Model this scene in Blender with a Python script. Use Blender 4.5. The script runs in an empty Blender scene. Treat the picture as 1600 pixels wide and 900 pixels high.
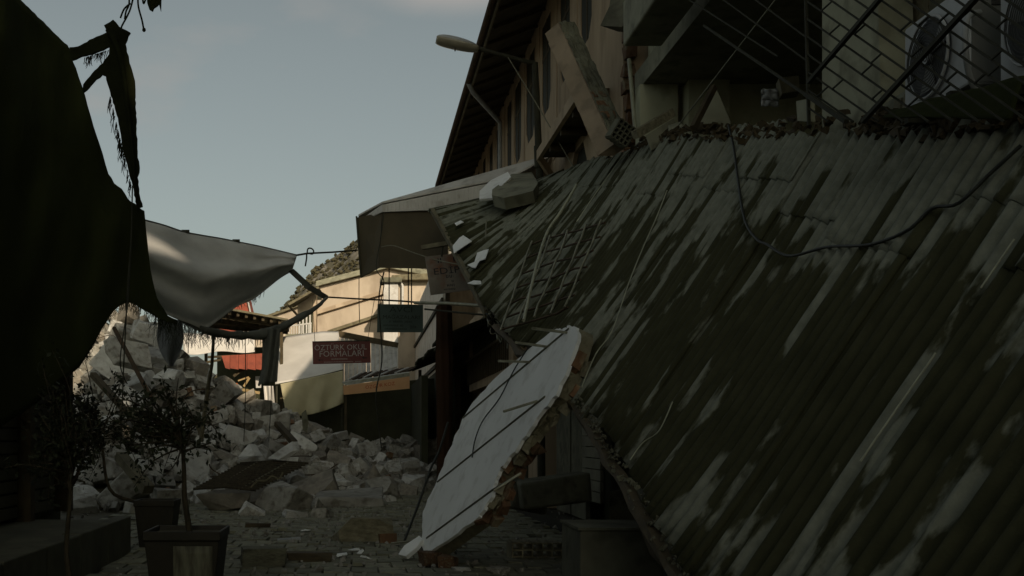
import bpy, bmesh, math, random
from mathutils import Vector, Matrix, Euler, noise

random.seed(11)
scene = bpy.context.scene
COL = scene.collection
V = Vector

# ------------------------------------------------------------------ camera
CAMZ, FPX, VX, VY = 1.15, 1700.0, 566.0, 679.0     # eye height, focal length in photo pixels, vanishing point of the street
cam_data = bpy.data.cameras.new('camera')
cam_data.sensor_width = 36.0
cam_data.lens = FPX / 1600.0 * 36.0
cam_data.shift_x = (800.0 - VX) / 1600.0
cam_data.shift_y = (VY - 450.0) / 1600.0
cam_data.clip_start, cam_data.clip_end = 0.1, 3000.0
cam = bpy.data.objects.new('camera', cam_data)
cam.location = (0, 0, CAMZ)
cam.rotation_euler = (math.radians(90), 0, 0)
COL.objects.link(cam)
scene.camera = cam

# ------------------------------------------------------------------ sky and sun
SUN_ELEV, SUN_AZ = math.radians(19.0), math.radians(13.0)   # low sun behind the camera, a little to the right
travel = V((-math.sin(SUN_AZ) * math.cos(SUN_ELEV), math.cos(SUN_AZ) * math.cos(SUN_ELEV), -math.sin(SUN_ELEV)))
world = bpy.data.worlds.new('World')
scene.world = world
world.use_nodes = True
wn, wl = world.node_tree.nodes, world.node_tree.links
wn.clear()
wo = wn.new('ShaderNodeOutputWorld')
bg = wn.new('ShaderNodeBackground')
sky = wn.new('ShaderNodeTexSky')
sky.sky_type = 'NISHITA'
sky.sun_disc = False
sky.sun_elevation = SUN_ELEV
sky.sun_rotation = math.pi - SUN_AZ
sky.altitude = 100
sky.air_density, sky.dust_density, sky.ozone_density = 1.0, 2.5, 1.0
hs = wn.new('ShaderNodeHueSaturation')
hs.inputs['Saturation'].default_value = 0.45
tint = wn.new('ShaderNodeMix'); tint.data_type = 'RGBA'; tint.blend_type = 'MULTIPLY'
tint.inputs[0].default_value = 1.0
tint.inputs[7].default_value = (0.97, 1.0, 0.885, 1)
# thin warm cloud streaks
tc = wn.new('ShaderNodeTexCoord')
mp = wn.new('ShaderNodeMapping'); mp.inputs['Scale'].default_value = (2.2, 2.2, 6.0)
mp.inputs['Location'].default_value = (0.55, 0.0, 0.62)
cn = wn.new('ShaderNodeTexNoise'); cn.inputs['Scale'].default_value = 1.6; cn.inputs['Detail'].default_value = 5
cr = wn.new('ShaderNodeValToRGB')
cr.color_ramp.elements[0].position = 0.56; cr.color_ramp.elements[0].color = (0, 0, 0, 1)
cr.color_ramp.elements[1].position = 0.78; cr.color_ramp.elements[1].color = (0.75, 0.75, 0.75, 1)
cm = wn.new('ShaderNodeMix'); cm.data_type = 'RGBA'
cm.inputs[7].default_value = (5.2, 4.7, 4.3, 1)
wl.new(tc.outputs['Generated'], mp.inputs['Vector']); wl.new(mp.outputs[0], cn.inputs['Vector'])
wl.new(cn.outputs['Fac'], cr.inputs[0])
wl.new(sky.outputs[0], hs.inputs['Color']); wl.new(hs.outputs[0], tint.inputs[6])
wl.new(tint.outputs[2], cm.inputs[6]); wl.new(cr.outputs[0], cm.inputs[0])
# the one soft cloud that hangs over the eaves
cd_ = wn.new('ShaderNodeVectorMath'); cd_.operation = 'SUBTRACT'; cd_.inputs[1].default_value = (0.085, 0.0, 0.385)
cs_ = wn.new('ShaderNodeVectorMath'); cs_.operation = 'MULTIPLY'; cs_.inputs[1].default_value = (11.0, 0.0, 34.0)
cl_ = wn.new('ShaderNodeVectorMath'); cl_.operation = 'LENGTH'
cq_ = wn.new('ShaderNodeMapRange'); cq_.inputs['From Min'].default_value = 1.15; cq_.inputs['From Max'].default_value = 0.1
cq_.interpolation_type = 'SMOOTHSTEP'; cq_.inputs['To Max'].default_value = 0.75
cx_ = wn.new('ShaderNodeMath'); cx_.operation = 'MULTIPLY'
sp_ = wn.new('ShaderNodeSeparateXYZ'); gt_ = wn.new('ShaderNodeMath'); gt_.operation = 'GREATER_THAN'; gt_.inputs[1].default_value = 0.0
c2_ = wn.new('ShaderNodeMix'); c2_.data_type = 'RGBA'; c2_.inputs[7].default_value = (6.2, 5.5, 5.0, 1)
wl.new(tc.outputs['Generated'], cd_.inputs[0]); wl.new(cd_.outputs[0], cs_.inputs[0]); wl.new(cs_.outputs[0], cl_.inputs[0])
wl.new(cl_.outputs['Value'], cq_.inputs['Value']); wl.new(tc.outputs['Generated'], sp_.inputs[0]); wl.new(sp_.outputs['Y'], gt_.inputs[0])
wl.new(cq_.outputs[0], cx_.inputs[0]); wl.new(gt_.outputs[0], cx_.inputs[1])
wl.new(cx_.outputs[0], c2_.inputs[0]); wl.new(cm.outputs[2], c2_.inputs[6])
wl.new(c2_.outputs[2], bg.inputs['Color'])
bg.inputs['Strength'].default_value = 0.0748
wl.new(bg.outputs[0], wo.inputs['Surface'])

sun_data = bpy.data.lights.new('sun', 'SUN')
sun_data.energy = 3.6
sun_data.angle = math.radians(0.5)
sun_data.color = (1.0, 0.83, 0.63)
sun = bpy.data.objects.new('sun', sun_data)
sun.rotation_euler = travel.to_track_quat('-Z', 'Y').to_euler()
sun.location = (20, -60, 30)
COL.objects.link(sun)

scene.view_settings.view_transform = 'Standard'
scene.view_settings.look = 'None'
scene.view_settings.gamma = 1.0
scene.view_settings.use_curve_mapping = False
scene.view_settings.exposure = 0.0

# ------------------------------------------------------------------ helpers
def P(x, y, d):
    """point seen at photo pixel (x, y) at distance d down the street"""
    return V(((x - VX) / FPX * d, d, CAMZ + (VY - y) / FPX * d))
def PX(x, y, X):
    """point seen at photo pixel (x, y) on the street-parallel plane at lateral X"""
    d = X * FPX / (x - VX)
    return P(x, y, d)

class MB:
    def __init__(s): s.v, s.f, s.sm = [], [], []
    def add(s, vs, fs, smooth=False):
        o = len(s.v); s.v += [V(p) for p in vs]
        for f in fs: s.f.append([i + o for i in f]); s.sm.append(smooth)
        return s
    def box(s, c, size, R=None, jit=0):
        x, y, z = [k / 2 for k in size]
        vs = [V((a, b, e)) for e in (-z, z) for b in (-y, y) for a in (-x, x)]
        if jit: vs = [p + V((random.uniform(-jit, jit), random.uniform(-jit, jit), random.uniform(-jit, jit))) for p in vs]
        if R is not None: vs = [R @ p for p in vs]
        c = V(c)
        return s.add([p + c for p in vs], [(0, 2, 3, 1), (4, 5, 7, 6), (0, 1, 5, 4), (2, 6, 7, 3), (0, 4, 6, 2), (1, 3, 7, 5)])
    def bb(s, x0, x1, y0, y1, z0, z1):
        return s.box(((x0 + x1) / 2, (y0 + y1) / 2, (z0 + z1) / 2), (abs(x1 - x0), abs(y1 - y0), abs(z1 - z0)))
    def prism(s, poly, vec):
        n = len(poly); vec = V(vec)
        vs = [V(p) for p in poly] + [V(p) + vec for p in poly]
        fs = [list(range(n)), list(range(2 * n - 1, n - 1, -1))]
        fs += [(i, i + n, (i + 1) % n + n, (i + 1) % n) for i in range(n)]
        return s.add(vs, fs)
    def hexa(s, a, b):
        """two quads a and b (four points each) joined to a solid"""
        return s.add(list(a) + list(b), [(0, 1, 2, 3), (7, 6, 5, 4), (0, 4, 5, 1), (1, 5, 6, 2), (2, 6, 7, 3), (3, 7, 4, 0)])
    def bar(s, a, b, w, h, up=(0, 0, 1)):
        a, b = V(a), V(b); d = (b - a).normalized(); up = V(up)
        sx = d.cross(up)
        if sx.length < 1e-4: sx = d.cross(V((1, 0, 0)))
        sx.normalize(); sz = sx.cross(d).normalized()
        q = [sx * (w / 2) * i + sz * (h / 2) * j for i, j in ((-1, -1), (1, -1), (1, 1), (-1, 1))]
        return s.hexa([a + k for k in q], [b + k for k in q])
    def tube(s, pts, r, n=6, smooth=True):
        pts = [V(p) for p in pts]; m = len(pts)
        rs = r if isinstance(r, (list, tuple)) else [r] * m
        vs, fs = [], []
        prev = None
        for i, p in enumerate(pts):
            t = (pts[min(i + 1, m - 1)] - pts[max(i - 1, 0)])
            t = t.normalized() if t.length > 1e-9 else V((0, 0, 1))
            if prev is None:
                a = V((0, 0, 1)) if abs(t.z) < 0.9 else V((1, 0, 0))
                u = t.cross(a).normalized()
            else:
                u = prev - t * prev.dot(t)
                u = u.normalized() if u.length > 1e-6 else t.orthogonal().normalized()
            prev = u; w = t.cross(u)
            for k in range(n):
                an = 2 * math.pi * k / n
                vs.append(p + (u * math.cos(an) + w * math.sin(an)) * rs[i])
        for i in range(m - 1):
            for k in range(n):
                fs.append((i * n + k, i * n + (k + 1) % n, (i + 1) * n + (k + 1) % n, (i + 1) * n + k))
        s.add(vs, fs, smooth)
        return s.add([vs[k] for k in range(n)] + [vs[(m - 1) * n + k] for k in range(n)],
                     [list(range(n - 1, -1, -1)), list(range(n, 2 * n))])
    def grid(s, fn, nu, nv, smooth=True):
        vs = [fn(i / nu, j / nv) for j in range(nv + 1) for i in range(nu + 1)]
        fs = [(j * (nu + 1) + i, j * (nu + 1) + i + 1, (j + 1) * (nu + 1) + i + 1, (j + 1) * (nu + 1) + i)
              for j in range(nv) for i in range(nu)]
        return s.add(vs, fs, smooth)
    def lathe(s, c, prof, n=16, smooth=True, fold=None):
        c = V(c); vs = []
        for r, z in prof:
            for k in range(n):
                a = 2 * math.pi * k / n
                rr = r * (fold(a, z) if fold else 1)
                vs.append(c + V((rr * math.cos(a), rr * math.sin(a), z)))
        fs = [(i * n + k, i * n + (k + 1) % n, (i + 1) * n + (k + 1) % n, (i + 1) * n + k) for i in range(len(prof) - 1) for k in range(n)]
        s.add(vs, fs, smooth)
        return s.add([vs[k] for k in range(n)] + vs[-n:], [list(range(n - 1, -1, -1)), list(range(n, 2 * n))])

def worg(o):
    p = V((0, 0, 0))
    while o is not None:
        p = p + V(o.location); o = o.parent
    return p
def tag(o, label=None, cat=None, group=None, kind=None):
    if label: o['label'] = label
    if cat: o['category'] = cat
    if group: o['group'] = group
    if kind: o['kind'] = kind
    return o
def thing(name, label, cat, loc=(0, 0, 0), group=None):
    o = bpy.data.objects.new(name, None)
    o.empty_display_size = 0.1
    COL.objects.link(o); o.location = loc
    return tag(o, label, cat, group)
def mk(name, mb, mat, parent=None, solid=0, bevel=0, origin=None):
    """mesh object from world coordinates, under its parent if any"""
    if parent is not None: org = worg(parent)
    elif origin is not None: org = V(origin)
    else:
        xs = [p.x for p in mb.v]; ys = [p.y for p in mb.v]; zs = [p.z for p in mb.v]
        org = V(((min(xs) + max(xs)) / 2, (min(ys) + max(ys)) / 2, min(zs)))
    me = bpy.data.meshes.new(name)
    me.from_pydata([p - org for p in mb.v], [], mb.f)
    me.polygons.foreach_set('use_smooth', mb.sm)
    me.update()
    me.materials.append(M[mat] if isinstance(mat, str) else mat)
    o = bpy.data.objects.new(name, me); COL.objects.link(o)
    if parent is not None: o.parent = parent
    else: o.location = org
    if solid:
        md = o.modifiers.new('thickness', 'SOLIDIFY'); md.thickness = solid; md.offset = 0
    if bevel:
        md = o.modifiers.new('edge', 'BEVEL'); md.width = bevel; md.segments = 2; md.limit_method = 'ANGLE'
    return o
def fixn(o):
    bm = bmesh.new(); bm.from_mesh(o.data); bmesh.ops.recalc_face_normals(bm, faces=bm.faces); bm.to_mesh(o.data); bm.free(); return o
def inst(name, me, parent, mat_world):
    """another object sharing mesh data, placed by a world matrix"""
    o = bpy.data.objects.new(name, me); COL.objects.link(o)
    if parent is not None:
        o.parent = parent
        o.matrix_local = Matrix.Translation(-worg(parent)) @ mat_world
    else: o.matrix_world = mat_world
    return o
def lerp(a, b, t): return a + (b - a) * t
def curve(pts, t):
    """piecewise linear along points, t 0..1 by length, smoothed"""
    n = len(pts) - 1; k = min(int(t * n), n - 1); f = t * n - k
    p0, p1, p2, p3 = [V(pts[max(0, min(n, k + j))]) for j in (-1, 0, 1, 2)]
    return 0.5 * ((2 * p1) + (p2 - p0) * f + (2 * p0 - 5 * p1 + 4 * p2 - p3) * f * f + (3 * p1 - p0 - 3 * p2 + p3) * f ** 3)
def interp(tab, x):
    if x <= tab[0][0]: return tab[0][1]
    for (a, b), (c, d) in zip(tab[:-1], tab[1:]):
        if x <= c: return lerp(b, d, (x - a) / (c - a))
    return tab[-1][1]
def smooth_pts(pts, n): return [curve(pts, i / n) for i in range(n + 1)]
def nz(*a, s=1.0): return noise.noise(V(a) * s)

# ------------------------------------------------------------------ materials
M = {}
KEEP = ('plaster_white', 'white', 'grey_cloth', 'pale_cloth', 'plaster_cream', 'sign', 'tile', 'ac_', 'hill', 'stone', 'lamp', 'ribbed', 'dark_cloth', 'plaster_tan', 'beam')
def mat(name, c1, c2=None, scale=4.0, rough=0.85, bump=0.3, stretch=(1, 1, 1), lo=0.35, hi=0.65, metal=0.0,
        c3=None, s3=18.0, a3=0.5, rnd=0.0, coord='Object', detail=6.0, bscale=None, transl=0.0, spec=0.3, uv=None):
    if not name.startswith(KEEP):            # olive tint of the shadows put into the base colours
        c1, c2, c3 = [tuple(a * b for a, b in zip(c, (0.98, 1.0, 0.80))) if c else c for c in (c1, c2, c3)]
    m = bpy.data.materials.new(name); m.use_nodes = True
    nt = m.node_tree; n, l = nt.nodes, nt.links
    b = n['Principled BSDF']
    b.inputs['Roughness'].default_value = rough; b.inputs['Metallic'].default_value = metal
    b.inputs['Specular IOR Level'].default_value = spec
    t = n.new('ShaderNodeTexCoord'); mpn = n.new('ShaderNodeMapping'); mpn.inputs['Scale'].default_value = stretch
    l.new(t.outputs[coord], mpn.inputs['Vector'])
    oi = n.new('ShaderNodeObjectInfo')
    off = n.new('ShaderNodeVectorMath'); off.operation = 'SCALE'; off.inputs[0].default_value = (13.1, 7.7, 21.3)
    l.new(oi.outputs['Random'], off.inputs['Scale'])
    addv = n.new('ShaderNodeVectorMath'); addv.operation = 'ADD'
    l.new(mpn.outputs[0], addv.inputs[0]); l.new(off.outputs[0], addv.inputs[1])
    vec = addv.outputs[0]
    nx = n.new('ShaderNodeTexNoise'); nx.inputs['Scale'].default_value = scale; nx.inputs['Detail'].default_value = detail
    nx.inputs['Roughness'].default_value = 0.6
    l.new(vec, nx.inputs['Vector'])
    r = n.new('ShaderNodeValToRGB'); c2 = c2 or tuple(k * 0.75 for k in c1)
    r.color_ramp.elements[0].position = lo; r.color_ramp.elements[0].color = (*c1, 1)
    r.color_ramp.elements[1].position = hi; r.color_ramp.elements[1].color = (*c2, 1)
    l.new(nx.outputs['Fac'], r.inputs[0]); col = r.outputs[0]
    if c3:
        n3 = n.new('ShaderNodeTexNoise'); n3.inputs['Scale'].default_value = s3; n3.inputs['Detail'].default_value = 5
        l.new(vec, n3.inputs['Vector'])
        r3 = n.new('ShaderNodeValToRGB'); r3.color_ramp.elements[0].position = 0.52; r3.color_ramp.elements[1].position = 0.66
        r3.color_ramp.elements[1].color = (a3, a3, a3, 1)
        l.new(n3.outputs['Fac'], r3.inputs[0])
        mx = n.new('ShaderNodeMix'); mx.data_type = 'RGBA'; mx.inputs[7].default_value = (*c3, 1)
        l.new(r3.outputs[0], mx.inputs[0]); l.new(col, mx.inputs[6]); col = mx.outputs[2]
    if rnd:
        mr = n.new('ShaderNodeMapRange'); mr.inputs['To Min'].default_value = 1 - rnd; mr.inputs['To Max'].default_value = 1 + rnd
        l.new(oi.outputs['Random'], mr.inputs['Value'])
        sc = n.new('ShaderNodeVectorMath'); sc.operation = 'SCALE'
        l.new(col, sc.inputs[0]); l.new(mr.outputs[0], sc.inputs['Scale']); col = sc.outputs[0]
    l.new(col, b.inputs['Base Color'])
    if bump:
        nb = n.new('ShaderNodeTexNoise'); nb.inputs['Scale'].default_value = bscale or scale * 5; nb.inputs['Detail'].default_value = 8
        l.new(vec, nb.inputs['Vector'])
        bp = n.new('ShaderNodeBump'); bp.inputs['Strength'].default_value = bump; bp.inputs['Distance'].default_value = 0.02
        l.new(nb.outputs['Fac'], bp.inputs['Height']); l.new(bp.outputs[0], b.inputs['Normal'])
    if transl:
        tr = n.new('ShaderNodeBsdfTranslucent'); l.new(col, tr.inputs['Color'])
        ms = n.new('ShaderNodeMixShader'); ms.inputs[0].default_value = transl
        l.new(b.outputs[0], ms.inputs[1]); l.new(tr.outputs[0], ms.inputs[2])
        l.new(ms.outputs[0], n['Material Output'].inputs['Surface'])
    M[name] = m
    return m

mat('earth', (0.10, 0.085, 0.06), (0.05, 0.045, 0.035), 1.5, c3=(0.16, 0.14, 0.11), s3=9, bump=0.6)
mat('paver', (0.25, 0.24, 0.205), (0.15, 0.145, 0.122), 3, c3=(0.08, 0.075, 0.06), s3=7, a3=0.7, rnd=0.25, bump=0.5)
mat('joint', (0.045, 0.04, 0.03), (0.025, 0.022, 0.018), 12, bump=0.5)
mat('kerb', (0.13, 0.125, 0.105), (0.075, 0.072, 0.06), 2.5, c3=(0.07, 0.065, 0.05), s3=6)
mat('stone', (0.43, 0.415, 0.36), (0.26, 0.25, 0.21), 2.6, c3=(0.14, 0.12, 0.09), s3=4.5, a3=0.75, rnd=0.3, bump=1.0, bscale=9)
mat('stone_pale', (0.60, 0.595, 0.55), (0.41, 0.40, 0.355), 2.2, c3=(0.20, 0.175, 0.13), s3=5, a3=0.6, rnd=0.2, bump=0.9, bscale=10)
mat('stone_brown', (0.28, 0.255, 0.205), (0.165, 0.15, 0.12), 2.6, c3=(0.36, 0.32, 0.25), s3=5, a3=0.5, rnd=0.25, bump=1.0, bscale=9)
mat('dust', (0.17, 0.145, 0.105), (0.085, 0.07, 0.05), 1.6, c3=(0.07, 0.06, 0.045), s3=5, a3=0.8, bump=1.0, bscale=7)
mat('concrete', (0.30, 0.29, 0.26), (0.18, 0.175, 0.155), 2, c3=(0.10, 0.095, 0.08), s3=6, a3=0.6, bump=0.5)
mat('concrete_dark', (0.16, 0.155, 0.13), (0.085, 0.08, 0.068), 2, c3=(0.05, 0.047, 0.038), s3=5, a3=0.7, bump=0.6)
mat('plaster_white', (0.86, 0.87, 0.84), (0.77, 0.78, 0.75), 1.4, c3=(0.52, 0.51, 0.46), s3=7, a3=0.4, bump=0.15)
mat('plaster_tan', (0.46, 0.355, 0.235), (0.33, 0.25, 0.16), 1.2, c3=(0.22, 0.16, 0.10), s3=3.5, a3=0.6, bump=0.3, stretch=(1, 1, 0.35))
mat('plaster_grey', (0.38, 0.37, 0.325), (0.26, 0.25, 0.215), 1.6, c3=(0.13, 0.12, 0.095), s3=4, a3=0.6, bump=0.3)
mat('plaster_cream', (0.54, 0.46, 0.355), (0.40, 0.335, 0.255), 0.8, c3=(0.30, 0.245, 0.18), s3=1.3, a3=0.75, bump=0.3, stretch=(1, 1, 0.5))
mat('plaster_cream_dirty', (0.50, 0.40, 0.285), (0.33, 0.26, 0.18), 0.9, c3=(0.58, 0.48, 0.35), s3=2.5, a3=0.6, bump=0.3)
mat('plaster_pale', (0.54, 0.53, 0.46), (0.40, 0.39, 0.33), 1.4, c3=(0.22, 0.21, 0.17), s3=4, a3=0.6, bump=0.3)
mat('beam_tan', (0.32, 0.25, 0.17), (0.21, 0.165, 0.11), 1.5, c3=(0.16, 0.125, 0.085), s3=5, a3=0.6, bump=0.5)
mat('clay_brick', (0.20, 0.105, 0.065), (0.115, 0.065, 0.043), 5, c3=(0.24, 0.20, 0.155), s3=7, a3=0.85, rnd=0.35, bump=0.9)
mat('mortar', (0.30, 0.27, 0.22), (0.16, 0.14, 0.11), 6, bump=1.0)
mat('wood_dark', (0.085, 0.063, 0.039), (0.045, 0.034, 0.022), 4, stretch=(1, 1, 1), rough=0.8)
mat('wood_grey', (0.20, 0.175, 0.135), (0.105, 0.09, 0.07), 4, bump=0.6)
mat('wood_new', (0.38, 0.27, 0.16), (0.26, 0.18, 0.10), 4)
mat('wood_orange', (0.48, 0.15, 0.06), (0.32, 0.09, 0.04), 4)
mat('tile_red', (0.33, 0.085, 0.05), (0.23, 0.06, 0.036), 3, c3=(0.20, 0.06, 0.04), s3=6)
mat('white_sheet', (0.68, 0.66, 0.61), (0.57, 0.55, 0.50), 1.2, bump=0.1, rough=0.6)
mat('white_metal', (0.58, 0.57, 0.53), (0.46, 0.45, 0.41), 2, rough=0.5, bump=0.08, c3=(0.24, 0.20, 0.15), s3=5, a3=0.4)
mat('grey_cloth', (0.76, 0.755, 0.71), (0.62, 0.615, 0.575), 1.6, bump=0.45, bscale=3.5, stretch=(1, 1, 2.2), transl=0.3)
mat('pale_cloth', (0.36, 0.37, 0.36), (0.28, 0.29, 0.28), 1.5, bump=0.15, transl=0.2)
mat('black_cloth', (0.032, 0.037, 0.014), (0.027, 0.031, 0.012), 3, bump=0.4, rough=0.95, spec=0.1)
mat('black_rag', (0.013, 0.015, 0.007), (0.009, 0.010, 0.005), 5, bump=0.4, rough=0.95, spec=0.05)
mat('dark_cloth', (0.13, 0.135, 0.115), (0.085, 0.088, 0.075), 3, bump=0.3, rough=0.95, spec=0.1)
mat('yellow_cloth', (0.56, 0.50, 0.40), (0.46, 0.41, 0.32), 1.5, bump=0.12, transl=0.2)
mat('maroon_cloth', (0.050, 0.026, 0.018), (0.034, 0.019, 0.013), 3, bump=0.3, rough=0.95, spec=0.1)
mat('brown_panel', (0.085, 0.066, 0.042), (0.06, 0.047, 0.031), 1.5, bump=0.1, rough=0.7)
mat('ribbed_pale', (0.56, 0.54, 0.49), (0.44, 0.42, 0.37), 1.5, c3=(0.20, 0.175, 0.135), s3=4, a3=0.5, rough=0.55, bump=0.1)
mat('rust', (0.085, 0.05, 0.03), (0.045, 0.03, 0.02), 5, bump=0.6, rough=0.9)
mat('rope', (0.05, 0.05, 0.045), (0.03, 0.03, 0.026), 10, bump=0.2)
mat('rope_pale', (0.22, 0.21, 0.18), (0.15, 0.14, 0.12), 10, bump=0.2)
mat('cable_black', (0.035, 0.037, 0.036), (0.02, 0.021, 0.02), 10, rough=0.55, bump=0.1)
mat('wire_pale', (0.42, 0.42, 0.38), (0.30, 0.30, 0.27), 10, rough=0.5, bump=0.1)
mat('steel', (0.36, 0.35, 0.32), (0.22, 0.20, 0.17), 8, rough=0.5, metal=0.4, bump=0.1)
mat('steel_dark', (0.045, 0.044, 0.034), (0.03, 0.028, 0.022), 8, rough=0.85, metal=0.0, bump=0.15)
mat('lamp_grey', (0.36, 0.37, 0.36), (0.27, 0.28, 0.27), 6, rough=0.45, bump=0.05)
mat('lamp_glass', (0.30, 0.28, 0.21), (0.22, 0.20, 0.15), 4, rough=0.25, bump=0.02)
mat('ac_white', (0.45, 0.46, 0.45), (0.38, 0.385, 0.375), 3, rough=0.45, bump=0.03, c3=(0.30, 0.28, 0.24), s3=6, a3=0.3)
mat('ac_grey', (0.20, 0.20, 0.18), (0.15, 0.15, 0.135), 3, rough=0.5, bump=0.05)
mat('ac_dark', (0.045, 0.045, 0.04), (0.03, 0.03, 0.027), 3, rough=0.5, bump=0.05)
mat('pane_dark', (0.032, 0.032, 0.024), (0.022, 0.022, 0.017), 2, rough=0.7, bump=0.0, spec=0.15)
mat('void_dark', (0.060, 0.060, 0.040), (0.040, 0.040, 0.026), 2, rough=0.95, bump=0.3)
mat('shutter', (0.17, 0.165, 0.14), (0.11, 0.105, 0.09), 2, rough=0.6, bump=0.1, c3=(0.07, 0.06, 0.045), s3=4)
mat('shutter_dark', (0.11, 0.10, 0.08), (0.07, 0.064, 0.05), 2, rough=0.7, bump=0.1)
mat('sign_green', (0.075, 0.105, 0.085), (0.05, 0.072, 0.058), 2, rough=0.6, bump=0.05)
mat('sign_green_text', (0.03, 0.04, 0.033), (0.022, 0.03, 0.025), 3, bump=0)
mat('sign_red', (0.15, 0.042, 0.033), (0.105, 0.032, 0.026), 2, rough=0.6, bump=0.05)
mat('sign_red_text', (0.40, 0.37, 0.34), (0.30, 0.27, 0.25), 6, bump=0)
mat('sign_dark_text', (0.02, 0.02, 0.02), (0.03, 0.03, 0.028), 6, bump=0)
mat('sign_pale', (0.19, 0.165, 0.13), (0.11, 0.092, 0.07), 2.2, rough=0.8, bump=0.3, c3=(0.16, 0.07, 0.035), s3=3, a3=0.9)
mat('sign_orange', (0.74, 0.42, 0.20), (0.62, 0.34, 0.155), 1.5, rough=0.6, bump=0.05)
mat('sign_orange_text', (0.55, 0.09, 0.03), (0.45, 0.07, 0.025), 3, bump=0)
mat('pot', (0.027, 0.023, 0.016), (0.018, 0.016, 0.012), 3, rough=0.6, bump=0.2)
mat('pot_drip', (0.17, 0.165, 0.14), (0.05, 0.045, 0.036), 6, stretch=(4, 4, 0.5), rough=0.7, bump=0.2)
mat('bark', (0.075, 0.06, 0.043), (0.04, 0.032, 0.024), 8, stretch=(3, 3, 0.6), bump=0.8)
mat('leaf', (0.034, 0.040, 0.022), (0.022, 0.027, 0.015), 3, rough=0.6, bump=0, rnd=0.2, transl=0.2)
mat('leaf_dry', (0.12, 0.10, 0.055), (0.07, 0.06, 0.035), 3, rough=0.8, bump=0)
mat('hill_rock', (0.19, 0.175, 0.145), (0.085, 0.08, 0.055), 0.22, c3=(0.33, 0.31, 0.275), s3=0.35, a3=0.6, bump=1.0, bscale=0.5, lo=0.42, hi=0.58, detail=12)
mat('scrub', (0.085, 0.072, 0.046), (0.05, 0.047, 0.03), 0.3, bump=0.3, rnd=0.3)
mat('building_far', (0.33, 0.30, 0.25), (0.24, 0.215, 0.175), 0.6, bump=0.2)

def sheet_mat():
    """weathered fibre-cement: pale grey with long dark stains running down the corrugations (uv in metres)"""
    m = bpy.data.materials.new('corrugated_sheet'); m.use_nodes = True
    n, l = m.node_tree.nodes, m.node_tree.links; b = n['Principled BSDF']
    b.inputs['Roughness'].default_value = 0.85; b.inputs['Specular IOR Level'].default_value = 0.2
    uv = n.new('ShaderNodeUVMap'); uv.uv_map = 'UVMap'
    def nse(sx, sy, sc, det, loc=(0, 0, 0), rough=0.55):
        mpn = n.new('ShaderNodeMapping'); mpn.inputs['Scale'].default_value = (sx, sy, 1); mpn.inputs['Location'].default_value = loc
        l.new(uv.outputs[0], mpn.inputs[0])
        t = n.new('ShaderNodeTexNoise'); t.inputs['Scale'].default_value = sc; t.inputs['Detail'].default_value = det
        t.inputs['Roughness'].default_value = rough
        l.new(mpn.outputs[0], t.inputs['Vector']); return t.outputs['Fac']
    a = nse(5.0, 1.05, 1.0, 7)                    # long streaks
    c = nse(0.55, 0.5, 1.0, 2, (3.3, 1.7, 0))     # broad areas
    sx = n.new('ShaderNodeSeparateXYZ'); l.new(uv.outputs[0], sx.inputs[0])
    vr = n.new('ShaderNodeMapRange'); vr.inputs['From Min'].default_value = 0.25; vr.inputs['From Max'].default_value = 1.15
    vr.inputs['To Min'].default_value = -0.085; vr.inputs['To Max'].default_value = 0.062
    l.new(sx.outputs['Y'], vr.inputs['Value'])
    s1 = n.new('ShaderNodeMath'); s1.operation = 'MULTIPLY_ADD'; s1.inputs[1].default_value = 0.38
    l.new(c, s1.inputs[0]); l.new(a, s1.inputs[2])
    s2 = n.new('ShaderNodeMath'); l.new(s1.outputs[0], s2.inputs[0]); l.new(vr.outputs[0], s2.inputs[1])
    r = n.new('ShaderNodeValToRGB'); r.color_ramp.elements[0].position = 0.675; r.color_ramp.elements[1].position = 0.715
    l.new(s2.outputs[0], r.inputs[0])
    fine = nse(9, 5, 2.0, 8)
    r2 = n.new('ShaderNodeValToRGB')
    r2.color_ramp.elements[0].position = 0.35; r2.color_ramp.elements[0].color = (0.24, 0.25, 0.195, 1)
    r2.color_ramp.elements[1].position = 0.7; r2.color_ramp.elements[1].color = (0.15, 0.158, 0.12, 1)
    l.new(fine, r2.inputs[0])
    r3 = n.new('ShaderNodeValToRGB')
    r3.color_ramp.elements[0].position = 0.35; r3.color_ramp.elements[0].color = (0.056, 0.056, 0.027, 1)
    r3.color_ramp.elements[1].position = 0.7; r3.color_ramp.elements[1].color = (0.034, 0.035, 0.016, 1)
    l.new(nse(5, 2, 2.0, 8, (5, 2, 0)), r3.inputs[0])
    mx = n.new('ShaderNodeMix'); mx.data_type = 'RGBA'
    l.new(r.outputs[0], mx.inputs[0]); l.new(r2.outputs[0], mx.inputs[6]); l.new(r3.outputs[0], mx.inputs[7])
    l.new(mx.outputs[2], b.inputs['Base Color'])
    bp = n.new('ShaderNodeBump'); bp.inputs['Strength'].default_value = 0.5; bp.inputs['Distance'].default_value = 0.01
    l.new(nse(30, 18, 2.0, 6), bp.inputs['Height']); l.new(bp.outputs[0], b.inputs['Normal'])
    M['sheet'] = m
sheet_mat()

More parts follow.
